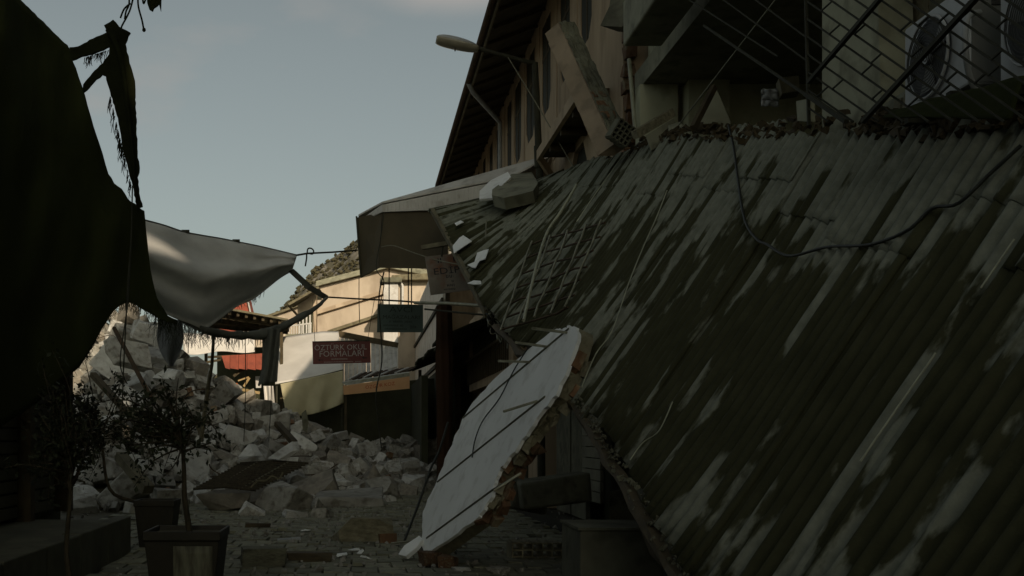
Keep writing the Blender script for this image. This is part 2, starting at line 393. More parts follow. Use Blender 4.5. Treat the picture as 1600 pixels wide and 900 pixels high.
def lettering(name, body, centre, right, up, width, height, mat_, parent, depth=0.004):
    """raised lettering fitted to width x height on the plane right/up, standing proud towards right x up"""
    cu = bpy.data.curves.new(name, 'FONT'); cu.body = body; cu.align_x = 'CENTER'; cu.resolution_u = 2
    t = bpy.data.objects.new(name, cu); COL.objects.link(t)
    dg = bpy.context.evaluated_depsgraph_get(); dg.update()
    me = bpy.data.meshes.new_from_object(t.evaluated_get(dg))
    bpy.data.objects.remove(t); bpy.data.curves.remove(cu)
    xs = [v.co.x for v in me.vertices]; ys = [v.co.y for v in me.vertices]
    cx, cy, w, h = (min(xs) + max(xs)) / 2, (min(ys) + max(ys)) / 2, max(xs) - min(xs), max(ys) - min(ys)
    right, up = V(right).normalized(), V(up).normalized(); nrm = right.cross(up)
    org = worg(parent)
    for v in me.vertices:
        v.co = V(centre) - org + right * ((v.co.x - cx) / w * width) + up * ((v.co.y - cy) / h * height) + nrm * depth
    me.materials.clear(); me.materials.append(M[mat_]); me.update()
    o = bpy.data.objects.new(name, me); COL.objects.link(o); o.parent = parent
    return o
# ================================================================== SETTING
def structure(o): o['kind'] = 'structure'; return o
g = MB().add([(-900, -300, -0.05), (900, -300, -0.05), (900, 1500, -0.05), (-900, 1500, -0.05)], [(0, 1, 2, 3)])
structure(mk('ground', g, 'earth', origin=(0, 0, -0.05)))
pav = structure(mk('street_paving', MB().bb(-3.6, 2.9, -8, 60, -0.045, 0.0), 'joint', origin=(0, 8, 0)))
# paving stones in courses, the near ones as pieces, the far ones joined
def paver_mesh(k):
    w, h, t = 0.218, 0.335, 0.05
    m_ = MB().box((0, 0, 0), (w, h, t))
    for p in m_.v:
        if p.z > 0: p.x *= 0.965; p.y *= 0.975
        p += V((random.uniform(-.004, .004), random.uniform(-.004, .004), random.uniform(-.004, .004)))
    me = bpy.data.meshes.new('paver'); me.from_pydata(m_.v, [], m_.f); me.materials.append(M['paver']); return me
pm = [paver_mesh(k) for k in range(6)]
far = MB(); spots = []
for r in range(46):
    y = 7.6 + r * 0.345
    for c in range(25):
        x = -3.4 + c * 0.228 + (0.114 if r % 2 else 0)
        if x < -2.2 and y < 9.6: continue
        if random.random() < 0.03: continue
        spots.append((x, y))
spots.sort(key=lambda s: (s[1] < 8.5) * 100 + abs(s[1] - 8.5) + 0.25 * abs(s[0] + 0.6))
for i, (x, y) in enumerate(spots):
    T = Matrix.Translation((x, y, 0.0 + random.uniform(-.006, .008) + 0.012 * nz(x, y, 0.3, s=0.6))) @ Euler((random.gauss(0, .012), random.gauss(0, .012), random.gauss(0, .02))).to_matrix().to_4x4()
    if i < 290: inst('paver', random.choice(pm), pav, T)
    else:
        me = random.choice(pm)
        far.add([T @ v.co for v in me.vertices], [list(p.vertices) for p in me.polygons])
o = mk('far_pavers', far, 'paver', pav); o['kind'] = 'stuff'

# raised shop step, lower left
st = structure(mk('shop_step', MB().bb(-6.5, -2.32, 3, 10.4, -0.04, 0.34), 'kerb', bevel=0.02))
for k in range(8):
    y0 = 3 + k * 0.92
    mk('kerbstone', MB().bb(-2.36, -2.20, y0 + .008, y0 + .912, -0.03, 0.37 + random.uniform(-.006, .006)), 'kerb', st, bevel=0.012)

# hillside beyond the roofs
def hill_h(x, y):
    # rocky ridge climbing to the right
    base = interp([(-90, 0), (-62, 3), (-45, 14), (-26.4, 35), (-18.6, 45), (-12.8, 50.5), (-7, 54.5), (-1.2, 60), (8, 64), (20, 64), (60, 58), (120, 50), (260, 40)], x)
    fall = math.exp(-((y - 330) / 95.0) ** 2)
    n_ = noise.fractal(V((x, y, 0)) * 0.05, 0.8, 2.0, 8) * 4.0
    return base * fall + n_ * fall
hb = MB().grid(lambda u, v: V((lerp(-130, 260, u), lerp(190, 460, v), hill_h(lerp(-130, 260, u), lerp(190, 460, v)) - 2.0)), 300, 150, smooth=False)
hill = structure(mk('hillside', hb, 'hill_rock', origin=(40, 330, 0)))
sc = MB()
for k in range(9000):
    x, y = random.uniform(-60, 40), random.uniform(215, 340)
    z = hill_h(x, y) - 2.0
    if z < 2 or nz(x, y, 0, s=0.09) < -0.45: continue
    r = random.uniform(0.25, 0.95)
    c = V((x, y, z + r * 0.35)); a0 = random.random() * 6
    vs = [c + V((math.cos(a0 + i * 1.2566) * r * random.uniform(.6, 1.2), math.sin(a0 + i * 1.2566) * r, random.uniform(-.3, .4) * r)) for i in range(5)]
    vs += [c + V((0, 0, r * random.uniform(.6, 1.1))), c - V((0, 0, r * .6))]
    sc.add(vs, [(i, (i + 1) % 5, 5) for i in range(5)] + [((i + 1) % 5, i, 6) for i in range(5)])
tag(mk('hillside_scrub', sc, 'scrub', origin=(20, 280, 0)), 'dry scrub and low bushes scattered over the far hillside', 'scrub', kind='stuff')

# ================================================================== BUILDINGS OF THE STREET, behind and beside the camera
def block(name, label, x0, x1, y0, y1, h, m, wins=()):
    t = thing(name, label, 'building', ((x0 + x1) / 2, (y0 + y1) / 2, 0))
    mk('wall', MB().bb(x0, x1, y0, y1, -0.03, h), m, t)
    mk('roof', MB().bb(x0 - .2, x1 + .2, y0 - .05, y1 + .05, h, h + 0.18), 'concrete_dark', t)
    for (y, z) in wins:
        w = mk('window', MB().bb(x0 - 0.03, x0 + 0.02, y, y + 1.1, z, z + 1.3), 'pane_dark', t)
        mk('sill', MB().bb(x0 - 0.10, x0 - 0.03, y - .05, y + 1.15, z - .07, z), 'concrete', w)
    return t
REAR_H, NEAR_H, SHADE_H = 11.0, 9.6, 15.5
rbk = block('apartment_building', 'three storey grey building with added shade boards along its roof edge, behind the viewer', 3.1, 11, -42, -2.0, REAR_H, 'building_far',
      [(y, z) for y in (-12, -15, -18, -21, -24, -27, -30) for z in (3.6, 6.6)])
hd0, hd1 = -12.4, -8.6                                   # stretch where the added boards leave a slit for the sun
def slit(d): return CAMZ + 10.93 + (d + 11.4) * -0.39     # height of that slit, aimed to throw a sun band on the grey sail
for a, b, top_z in ((-42, hd0, SHADE_H), (hd1, -5.3, SHADE_H), (-5.3, -2.1, 13.7)):  # unseen boards, added to keep the sun off the near street and rubble
    n_ = int((b - a) / 1.9) + 1
    for k in range(n_):
        y0, y1 = lerp(a, b, k / n_), lerp(a, b, (k + 1) / n_)
        mk('shade_board', MB().bb(3.0, 3.06, y0 + .001, y1 - .001, REAR_H + .19, top_z), 'wood_grey', rbk)
gp = .21
mk('shade_board', MB().prism([(3.0, hd0, REAR_H + .19), (3.0, hd1, REAR_H + .19), (3.0, hd1, slit(hd1) - gp), (3.0, hd0, slit(hd0) - gp)], (.06, 0, 0)), 'wood_grey', rbk)
mk('shade_board', MB().prism([(3.0, hd0, slit(hd0) + gp), (3.0, hd1, slit(hd1) + gp), (3.0, hd1, SHADE_H), (3.0, hd0, SHADE_H)], (.06, 0, 0)), 'wood_grey', rbk)
for y in (-42, -34, -26, -18, -5.6): mk('shade_post', MB().bb(3.07, 3.2, y, y + .12, REAR_H + .19, SHADE_H - .2), 'wood_dark', rbk)
block('shop_row', 'low grey row of shops on the opposite side, behind the viewer', -12, -3.4, -30, 3.0, 3.4, 'building_far')

# ------------------------------------------------------------------ the tan building with the tall narrow windows
WX = 2.9                                        # street face
yb = thing('tan_building', 'tan plastered building with tall narrow windows and deep dark eaves above the collapsed roof', 'building', (WX + 3, 20, 0))
H0, HT = CAMZ + 5.08, CAMZ + 6.55               # sills and heads of the tall windows
TOP = CAMZ + 6.85
wn_d = [(13.75, 14.45), (15.2, 15.95), (16.75, 17.55), (18.3, 19.25), (19.85, 20.7), (21.1, 21.8), (22.7, 23.5), (24.2, 24.85), (25.6, 26.2), (26.95, 27.5)]
D0, D1 = 12.1, 28.6
wall = MB()
wall.bb(WX, WX + .35, D0, D1, HT, TOP)
lowers = [(14.05, 15.2), (15.7, 16.5)]
LT, LB = CAMZ + 3.85, CAMZ + 2.5
wall.bb(WX, WX + .35, D0, D1, LT, H0)
edges = [D0] + [e for w in wn_d for e in w] + [D1]
for a, b in zip(edges[::2], edges[1::2]): wall.bb(WX, WX + .35, a, b, H0, HT)
le = [D0] + [e for w in lowers for e in w] + [D1]
for a, b in zip(le[::2], le[1::2]): wall.bb(WX, WX + .35, a, b, LB, LT)
wall.bb(WX, WX + .35, 17.4, D1, -0.03, LB)
# end wall that faces the camera, far wall and back
wall.bb(WX + .35, 9, D0, D0 + .3, -0.03, TOP)
wall.bb(WX + .35, 9, D1 - .3, D1, -0.03, TOP)
wall.bb(8.7, 9, D0 + .3, D1 - .3, -0.03, TOP)
mk('wall', wall, 'plaster_tan', yb)
for (a, b) in wn_d:
    f = mk('window', MB().bb(WX + .014, WX + .05, a, b, H0, HT), 'pane_dark', yb)
    mk('frame', MB().bb(WX + .004, WX + .013, (a + b) / 2 - .025, (a + b) / 2 + .025, H0, HT).bb(WX + .005, WX + .013, a, b, H0 + .9, H0 + .95), 'wood_dark', f)
    # chamfered corner blocks at the sill
    c = MB()
    c.prism([(WX + .003, b, H0), (WX + .003, b - .2, H0), (WX + .003, b, H0 + .24)], (.3, 0, 0))
    c.prism([(WX + .003, a, H0), (WX + .003, a, H0 + .24), (WX + .003, a + .2, H0)], (.3, 0, 0))
    mk('sill_chamfer', c, 'plaster_tan', f)
for (a, b) in lowers:
    f = mk('window', MB().bb(WX + .06, WX + .09, a, b, LB, LT), 'pane_dark', yb)
    c = MB().prism([(WX + .003, b, LT), (WX + .003, b, LT - .3), (WX + .003, b - .3, LT)], (.3, 0, 0))
    c.prism([(WX + .003, a, LT), (WX + .003, a + .25, LT), (WX + .003, a, LT - .3)], (.3, 0, 0))
    mk('head_chamfer', c, 'plaster_tan', f)
for (a, b), (c_, d_) in zip(wn_d[:-1], wn_d[1:]):     # pilaster between each pair of windows
    m_ = (b + c_) / 2
    mk('pilaster', MB().bb(WX - .012, WX, m_ - .17, m_ + .17, LT + .3, TOP - .15), 'plaster_tan', yb, bevel=.01)
# hooded bay over the lower windows
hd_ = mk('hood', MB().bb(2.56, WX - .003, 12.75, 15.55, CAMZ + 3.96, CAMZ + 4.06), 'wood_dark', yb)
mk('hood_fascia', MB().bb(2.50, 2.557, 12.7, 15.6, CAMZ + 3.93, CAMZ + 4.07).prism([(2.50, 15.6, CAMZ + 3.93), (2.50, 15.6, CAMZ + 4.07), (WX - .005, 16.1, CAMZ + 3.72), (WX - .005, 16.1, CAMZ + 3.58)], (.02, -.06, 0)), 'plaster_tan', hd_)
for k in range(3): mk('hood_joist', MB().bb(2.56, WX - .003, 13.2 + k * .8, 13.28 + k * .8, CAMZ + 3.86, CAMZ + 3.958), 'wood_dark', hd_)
# tan bay with railing further along
bay = mk('bay', MB().bb(2.58, WX - .003, 18.6, 26.2, CAMZ + 1.02, CAMZ + 2.72), 'plaster_tan', yb)
mk('bay_opening', MB().bb(2.56, 2.60, 19.2, 25.2, CAMZ + 1.75, CAMZ + 2.5), 'void_dark', bay)
for k in range(26):
    y = 18.8 + k * 0.285
    mk('baluster', MB().bb(2.50, 2.53, y, y + .05, CAMZ + 1.16, CAMZ + 1.72), 'wood_dark', bay)
mk('rail', MB().bb(2.49, 2.54, 18.6, 26.2, CAMZ + 1.72, CAMZ + 1.77), 'wood_grey', bay)
# eaves: boarded soffit, rafters, fascia, gutter, sloping roof
EX, EZ = 2.04, CAMZ + 6.45
SO = MB().hexa([(EX, 12.0, EZ), (EX, 28.9, EZ), (WX + .4, 28.9, CAMZ + 6.95), (WX + .4, 12.0, CAMZ + 6.95)],
               [(EX, 12.0, EZ + .05), (EX, 28.9, EZ + .05), (WX + .4, 28.9, CAMZ + 7.0), (WX + .4, 12.0, CAMZ + 7.0)])
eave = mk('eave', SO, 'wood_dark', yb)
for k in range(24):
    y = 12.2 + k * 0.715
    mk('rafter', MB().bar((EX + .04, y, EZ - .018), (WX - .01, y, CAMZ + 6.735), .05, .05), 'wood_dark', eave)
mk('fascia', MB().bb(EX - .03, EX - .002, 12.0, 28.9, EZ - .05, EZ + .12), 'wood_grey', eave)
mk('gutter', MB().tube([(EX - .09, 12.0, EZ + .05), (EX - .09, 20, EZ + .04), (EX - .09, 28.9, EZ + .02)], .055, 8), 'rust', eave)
roof = MB().hexa([(EX - .1, 11.95, EZ + .125), (EX - .1, 28.95, EZ + .125), (6, 28.95, CAMZ + 7.85), (6, 11.95, CAMZ + 7.85)],
                 [(EX - .1, 11.95, EZ + .2), (EX - .1, 28.95, EZ + .2), (6, 28.95, CAMZ + 7.93), (6, 11.95, CAMZ + 7.93)])
roof.hexa([(6.003, 11.95, CAMZ + 7.85), (6.003, 28.95, CAMZ + 7.85), (9.6, 28.95, EZ + .15), (9.6, 11.95, EZ + .15)],
          [(6.003, 11.95, CAMZ + 7.93), (6.003, 28.95, CAMZ + 7.93), (9.6, 28.95, EZ + .22), (9.6, 11.95, EZ + .22)])
mk('roof', roof, 'tile_red', yb)
dp = MB().tube([(EX - .09, 20.0, EZ + .02), (EX, 20.1, EZ - .12), (WX - .12, 21.95, CAMZ + 6.3), (WX - .10, 22.1, CAMZ + 6.1), (WX - .10, 22.1, CAMZ + 3.4)], .045, 8)
mk('downpipe', dp, 'lamp_grey', yb)
# dark shopfronts at street level
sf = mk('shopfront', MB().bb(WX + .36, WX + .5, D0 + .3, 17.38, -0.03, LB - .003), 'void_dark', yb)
mk('shop_door', MB().bb(WX + .10, WX + .16, 14.6, 15.6, 0, 2.15), 'concrete_dark', yb)
mk('shop_door', MB().bb(WX + .10, WX + .16, 15.7, 16.8, 0, 2.15), 'concrete_dark', yb)
for k in range(14):
    mk('shutter_slat', MB().bb(WX + .02, WX + .06, 13.35, 14.45, .3 + k * .14, .3 + k * .14 + .128), 'shutter', yb)
# roller shutters along the far part
def roller(y0, y1, x, z1, n_, m, parent):
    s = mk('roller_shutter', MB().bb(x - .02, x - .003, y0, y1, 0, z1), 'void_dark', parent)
    for k in range(n_):
        z = k * z1 / n_
        mk('slat', MB().bb(x - .05, x - .021, y0, y1, z + .006, z + z1 / n_ - .006), m, s)
roller(22.2, 25.2, WX, 2.0, 24, 'shutter', yb)
roller(19.0, 21.6, WX, 2.0, 24, 'shutter_dark', yb)
# broken brick along the near corner, and its conduit
for k in range(22):
    z = CAMZ + 2.9 + k * .19
    if random.random() < .75:
        mk('brick', MB().box((WX + .07 + random.uniform(-.02, .02), D0 - .04 + random.uniform(-.04, .03), z), (.14, random.uniform(.10, .2), .15), jit=.02), 'clay_brick', yb)
mk('conduit', MB().tube([P(983, 92, 11.7), P(988, 150, 11.65), P(993, 207, 11.6)], .022, 6), 'wire_pale', yb)

# ------------------------------------------------------------------ the wrecked building nearer the camera
wb = thing('wrecked_building', 'wrecked concrete building with torn open dark upper floor behind the diamond grille', 'building', (6.5, 6, 0))
FZ = CAMZ + 1.9
mk('floor_slab', MB().bb(3.0, 9, -1.85, 11.9, FZ - .25, FZ), 'concrete', wb)
CZ = CAMZ + 3.72
mk('ceiling_slab', MB().bb(2.98, 9, -1.85, 11.9, CZ, CZ + .22), 'concrete', wb)
mk('edge_beam', MB().bb(2.42, 2.78, -1.85, 10.1, CZ - .12, CZ + .30), 'concrete', wb, bevel=.02)
mk('back_wall', MB().bb(5.0, 5.2, 0, 11.7, FZ, CZ), 'plaster_pale', wb)
ew = MB()
y = 11.55
ew.bb(2.95, 3.35, y, y + .2, FZ, CZ); ew.bb(3.42, 3.85, y - .15, y + .2, FZ, CZ)
ew.bb(3.85, 4.1, y, y + .2, FZ + 1.3, CZ); ew.bb(4.1, 5.0, y, y + .2, CZ - .7, CZ)
ew.bb(4.75, 5.0, y, y + .2, FZ, CZ - .7)
mk('end_wall', ew, 'plaster_pale', wb)
mk('door_leaf', MB().box((3.98, y - .1, FZ + .6), (.06, .5, 1.25), Euler((0, .1, .5)).to_matrix()), 'wood_dark', wb)
mk('lintel', MB().bb(3.85, 5.0, y - .22, y - .01, FZ + .78, FZ + .90), 'wood_dark', wb)
mk('room_side', MB().bb(5.2, 9, 11.5, 11.7, FZ, CZ), 'concrete_dark', wb)
# broken street wall beside the air conditioner: stepped broken top edge
bw = MB().prism([(2.98, 7.05, FZ - .3), (2.98, 3.5, FZ - .3), (2.98, 3.5, CZ + .1), (2.98, 4.6, CZ + .1), (2.98, 4.9, CAMZ + 2.0), (2.98, 5.35, CAMZ + 1.97), (2.98, 5.7, CAMZ + 1.83), (2.98, 6.0, CAMZ + 1.80), (2.98, 6.25, CAMZ + 1.86), (2.98, 6.3, CAMZ + 2.75), (2.98, 7.05, CAMZ + 2.9)], (.2, 0, 0))
fixn(mk('broken_wall', bw, 'plaster_grey', wb))
for k in range(15):
    yy = 4.95 + k * .09
    zz = CAMZ + 2.0 - max(0, (yy - 5.1)) * .22
    mk('brick', MB().box((3.05 + random.uniform(-.06, .04), yy, zz + random.uniform(-.02, .05)), (.12, .085, random.uniform(.05, .10)), Euler((random.gauss(0, .2), 0, random.gauss(0, .3))).to_matrix(), jit=.008), 'mortar', wb)
for k in range(7):                              # boarded opening behind it
    yy = 4.75 + k * .24
    mk('shutter_board', MB().bb(3.22, 3.26, yy, yy + .228, FZ - .1, CZ - .02), 'shutter_dark' if k % 2 else 'wood_grey', wb)
mk('street_wall', MB().bb(3.0, 3.25, -1.85, 11.9, -0.03, FZ - .31), 'concrete_dark', wb)
mk('upper_wall', MB().bb(3.1, 9, -1.85, 11.8, CZ + .303, NEAR_H), 'plaster_grey', wb)
mk('parapet', MB().bb(3.0, 9.1, -1.85, 11.85, NEAR_H + .003, NEAR_H + .3), 'concrete_dark', wb)
# torn end of the slab, hanging at the corner
ch = MB().prism([P(938, 40, 10.9), P(952, 10, 11.1), P(958, -30, 11.3), P(1005, -30, 11.0), P(985, 30, 10.8), P(972, 42, 10.7)], (.25, .3, .05))
fixn(mk('torn_slab_end', ch, 'concrete_dark', wb))
och = MB().prism([P(978, 30, 10.7), P(984, -25, 10.75), P(1006, -25, 10.6), P(997, 20, 10.55), P(989, 41, 10.6)], (.04, .1, 0))
fixn(mk('painted_fragment', och, 'plaster_tan', wb))

# ------------------------------------------------------------------ shop front on the left, behind the black cloth
lb = thing('dark_shopfront', 'dark shopfront with slatted shutter behind the black hanging cloth', 'building', (-5, 7, 0))
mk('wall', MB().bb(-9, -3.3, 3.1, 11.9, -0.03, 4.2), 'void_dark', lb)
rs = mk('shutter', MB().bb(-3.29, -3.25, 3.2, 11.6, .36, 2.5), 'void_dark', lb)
for k in range(17):
    mk('slat', MB().bb(-3.245, -3.20, 8.9, 11.3, .38 + k * .12, .38 + k * .12 + .10), 'shutter_dark', rs)
for yy in (8.75, 10.1, 11.45): mk('post', MB().bb(-3.24, -3.08, yy, yy + .14, .342, 3.2), 'wood_dark', lb)
us = mk('side_shutter', MB().bb(-2.74, -2.71, 5.2, 7.95, CAMZ + .65, CAMZ + 1.75), 'void_dark', lb)
for k in range(12):
    mk('slat', MB().bb(-2.709, -2.68, 5.2, 7.93, CAMZ + .67 + k * .09, CAMZ + .67 + k * .09 + .062), 'wood_grey', us)
mk('awning_post', MB().bb(-2.80, -2.70, 7.95, 8.05, .342, CAMZ + 3.0), 'wood_dark', lb)

# ================================================================== COLLAPSED CORRUGATED ROOF
ST = [  # depth, upper edge (X, H), lower edge (X, H)
    (2.3, (2.90, 0.73), (1.42, -1.12)), (3.4, (2.90, 1.01), (1.45, -1.08)), (4.6, (2.90, 1.33), (1.47, -0.76)), (6.2, (2.90, 1.745), (1.53, -0.27)), (7.9, (2.90, 2.18), (1.575, 0.25)), (10.0, (2.90, 2.73), (1.51, 0.78)),
    (12.6, (2.88, 3.20), (1.44, 1.42)), (14.2, (2.85, 3.50), (1.29, 2.22)), (15.8, (2.80, 3.75), (1.03, 3.20)), (16.7, (2.75, 3.86), (0.98, 3.45))]
def roof_pt(d, v):
    for a, b in zip(ST[:-1], ST[1:]):
        if d <= b[0]: break
    t = (d - a[0]) / (b[0] - a[0])
    ux, uh = lerp(a[1][0], b[1][0], t), lerp(a[1][1], b[1][1], t)
    lx, lh = lerp(a[2][0], b[2][0], t), lerp(a[2][1], b[2][1], t)
    sag = 0.10 * math.sin(math.pi * max(0, min(1, v))) * (0.6 + 0.8 * nz(d, 0, 0, s=0.35)) + 0.05 * nz(d, v * 2, 5, s=0.8)
    return V((lerp(ux, lx, v) + sag * .3, d, CAMZ + lerp(uh, lh, v) - sag * .45))
def roof_n(d, v):
    a = roof_pt(d + .02, v) - roof_pt(d - .02, v); b = roof_pt(d, v + .01) - roof_pt(d, v - .01)
    n_ = a.cross(b).normalized()
    return n_ if n_.x < 0 else -n_
def on_roof(x, y, lift=0.05):
    """point of the fallen roof seen at photo pixel x, y"""
    best, bd = None, 1e9
    a, b = (x - VX) / FPX, (VY - y) / FPX
    for i in range(140):
        d = 4.2 + i * 0.09
        lo, hi = roof_pt(d, 0), roof_pt(d, 1)
        v = (lo.x - a * d) / (lo.x - hi.x)
        if not -.2 < v < 1.2: continue
        p = roof_pt(d, v); e = abs((p.z - CAMZ) - b * d)
        if e < bd: best, bd = (d, v), e
    if best is None: best = (8, .5)
    return roof_pt(*best) + roof_n(*best) * lift
cr_ = thing('collapsed_roof', 'huge collapsed corrugated grey roof slanting down from the building into the street', 'roof', (2.2, 9, 0))
PITCH, AMP = 0.108, 0.027
def sheet(name, d0, n_c, v0, v1, lift, tilt, ragged=0.0, seed=0):
    nu, nv = n_c * 8, 10
    rnd = random.Random(seed)
    vs, uvs = [], []
    skew = rnd.uniform(-.008, .008); ph = rnd.uniform(0, 9)
    for j in range(nv + 1):
        for i in range(nu + 1):
            u = i / nu * n_c * PITCH
            a0 = v0 + ragged * (0.5 + 0.9 * nz(u * 4, ph, 0)) if ragged else v0
            v = lerp(a0, v1 + (0.010 * nz(u * 7, ph, 3)), j / nv)
            d = d0 + u + skew * (v - .5)
            n_ = roof_n(d, v)
            vs.append(roof_pt(d, v) + n_ * (lift + tilt * (v - v0) + AMP * math.cos(2 * math.pi * (d0 + u) / PITCH) + 0.012 * nz(d, v * 3, ph)))
            uvs.append((d0 + u + rnd.uniform(0, 0) , v * 2.5))
    mb = MB()
    fs = [(j * (nu + 1) + i, j * (nu + 1) + i + 1, (j + 1) * (nu + 1) + i + 1, (j + 1) * (nu + 1) + i) for j in range(nv) for i in range(nu)]
    mb.add(vs, fs, True)
    o = mk(name, mb, 'sheet', cr_, solid=.008)
    ul = o.data.uv_layers.new(name='UVMap')
    for l_ in o.data.loops: ul.data[l_.index].uv = uvs[l_.vertex_index]
    return o
dd = 2.35; k = 0
rr = random.Random(5)
while dd < 16.35:
    n_c = 9 if dd + 9 * PITCH < 16.7 else max(2, int((16.6 - dd) / PITCH))
    lift = 0.012 * (k % 2)
    cut = rr.choice((.12, .16, .2, .24, .28)) + rr.uniform(-.03, .03)
    top = rr.uniform(-.03, .01) - (0.03 if k % 3 == 0 else 0)
    sheet('corrugated_sheet', dd, n_c, cut - .05, 1.0 + rr.uniform(-.02, .02), lift, 0.0, seed=k * 2)
    sheet('corrugated_sheet', dd + rr.uniform(-.03, .03), n_c, top, cut + .03, lift + .012, -.01, ragged=.03, seed=k * 2 + 1)
    dd += (n_c - 1) * PITCH; k += 1
# battens under the sheets
for v in (0.12, 0.42, 0.72, 0.97):
    pts = [roof_pt(2.5 + i * .7, v) - roof_n(2.5 + i * .7, v) * .09 for i in range(20)]
    b = MB()
    for p, q in zip(pts[:-1], pts[1:]): b.bar(p, q, .06, .09)
    mk('batten', b, 'wood_dark', cr_)
# broken timber and gutter along the fallen edge
ed = [roof_pt(4.2 + i * .25, 1.0) + V((-.02, 0, -.05)) for i in range(31)]
b = MB().tube([p + V((nz(p.y, 1, 0, s=2) * .02, 0, nz(p.y, 4, 0, s=2) * .02)) for p in ed], [.04 + .02 * nz(i, 0, 0, s=.7) for i in range(31)], 6, smooth=False)
for p in b.v: p += V((nz(p.x * 60, p.y * 9, p.z * 60), nz(p.y * 40, 2, p.z * 40), nz(p.z * 60, p.y * 9, 7))) * .022
mk('edge_timber', b, 'wood_dark', cr_)
deb = MB()
for i in range(190):
    d = random.uniform(4.3, 8.2); p = roof_pt(d, random.uniform(.985, 1.02)) + roof_n(d, 1) * .025
    deb.box(p, (random.uniform(.006, .02), random.uniform(.008, .035), random.uniform(.005, .014)), Euler((random.random() * 6, random.random() * 6, 0)).to_matrix(), jit=.006)
o = mk('edge_debris', deb, 'concrete_dark', cr_); o['kind'] = 'stuff'
# ragged dark moss and broken bits along the top edge
deb = MB()
for i in range(520):
    d = random.uniform(3.6, 11.5) if i % 2 else random.uniform(3.6, 6.2); p = roof_pt(d, random.uniform(-.035, .03 + .02 * nz(d, 0, 0))) + roof_n(d, 0) * random.uniform(.015, .06)
    deb.box(p, (random.uniform(.01, .05), random.uniform(.02, .10), random.uniform(.008, .03)), Euler((random.random() * 6, random.random() * 6, 0)).to_matrix(), jit=.012)
o = mk('ridge_debris', deb, 'wood_dark', cr_); o['kind'] = 'stuff'
# ================================================================== WHITE FALLEN SLAB
SN = V((-2.165, -.367, .962)).normalized()
SA = P(662, 869, 9.6)
def on_slab(x, y, lift=0.0):
    r = V(((x - VX) / FPX, 1, (VY - y) / FPX)); o_ = V((0, 0, CAMZ))
    d = (SA - o_).dot(SN) / r.dot(SN)
    return o_ + r * d + SN * lift
sl = thing('fallen_slab', 'broken white plastered brick slab leaning against the collapsed roof', 'slab', (1.0, 9.2, 0))
left_e = [(662, 869), (659, 840), (660, 804), (668, 780), (683, 750), (700, 706), (722, 655), (745, 622), (770, 594), (818, 554), (862, 517), (872, 514), (878, 516), (886, 509), (900, 511)]
right_e = [(903, 524), (895, 552), (883, 586), (868, 618), (850, 638), (826, 673), (808, 700), (792, 720), (778, 742), (771, 758), (768, 776), (756, 796), (744, 811), (705, 840)]
front = []
pts = left_e + right_e
for (x0, y0), (x1, y1) in zip(pts, pts[1:] + pts[:1]):
    for k in range(4):
        t = k / 4; j = 1.6 if 0 < t else 0
        front.append(on_slab(lerp(x0, x1, t) + random.uniform(-j, j), lerp(y0, y1, t) + random.uniform(-j, j)))
fixn(mk('plaster_face', MB().prism(front, -SN * .028), 'plaster_white', sl))
core = [on_slab(x, y) - SN * .0285 for x, y in left_e + [(a - 3, b_ - 2) for a, b_ in right_e]]
fixn(mk('mortar_core', MB().prism(core, -SN * .12), 'mortar', sl))
# hollow clay bricks along the broken edge
re3 = [on_slab(x, y) for x, y in right_e[:-1]]
SY = (on_slab(850, 600) - on_slab(760, 760)).normalized(); SX = SY.cross(SN).normalized()
RB = Matrix((SX, SY, SN)).transposed()
n_b = 0
for a, b in zip(re3[:-1], re3[1:]):
    L = (b - a).length; m_ = max(1, int(L / .135))
    for k in range(m_):
        p = a.lerp(b, (k + .5) / m_)
        for lay in (0, 1):
            if random.random() < .12: continue
            c = p - SN * (.065 + lay * .075) - SX * random.uniform(.035, .10) + SY * random.uniform(-.03, .03)
            R = RB @ Euler((random.gauss(0, .2), random.gauss(0, .2), random.gauss(0, .35))).to_matrix()
            mk('brick', MB().box(c, (random.uniform(.10, .18), random.uniform(.07, .14), random.uniform(.05, .07)), R, jit=.02), 'clay_brick' if random.random() < .62 else 'mortar', sl)
# steel lines on the face, and bars that stick out
for ln in ([(724, 653), (889, 514)], [(684, 753), (852, 620)], [(667, 841), (770, 766), (815, 740)]):
    mk('rebar', MB().tube([on_slab(x, y, .003) for x, y in ln], .009, 6), 'concrete_dark', sl)
for a, b, ex in (((828, 566), (779, 564), .25), ((855, 542), (806, 535), .25), ((886, 520), (832, 513), .25), ((840, 627), (787, 643), .16), ((815, 740), (772, 767), .02)):
    q = on_slab(*a, .004); d_ = q.y - ex
    mk('rebar', MB().tube([q, P(b[0], b[1], d_)], .011, 6), 'steel', sl)
mk('wire', MB().tube(smooth_pts([on_slab(x, y, .02) for x, y in ((832, 540), (812, 570), (800, 592), (783, 625), (760, 655), (750, 675), (744, 695), (741, 716))], 24), .006, 5), 'cable_black', sl)
sh = MB().prism([P(622, 866, 9.75), P(632, 852, 9.8), P(655, 837, 9.9), P(661, 842, 9.8), P(650, 856, 9.7), P(634, 869, 9.6)], (0.02, .03, -.03))
tag(fixn(mk('plaster_shard', sh, 'plaster_white')), 'small white plaster shard on the ground at the foot of the leaning slab', 'shard')

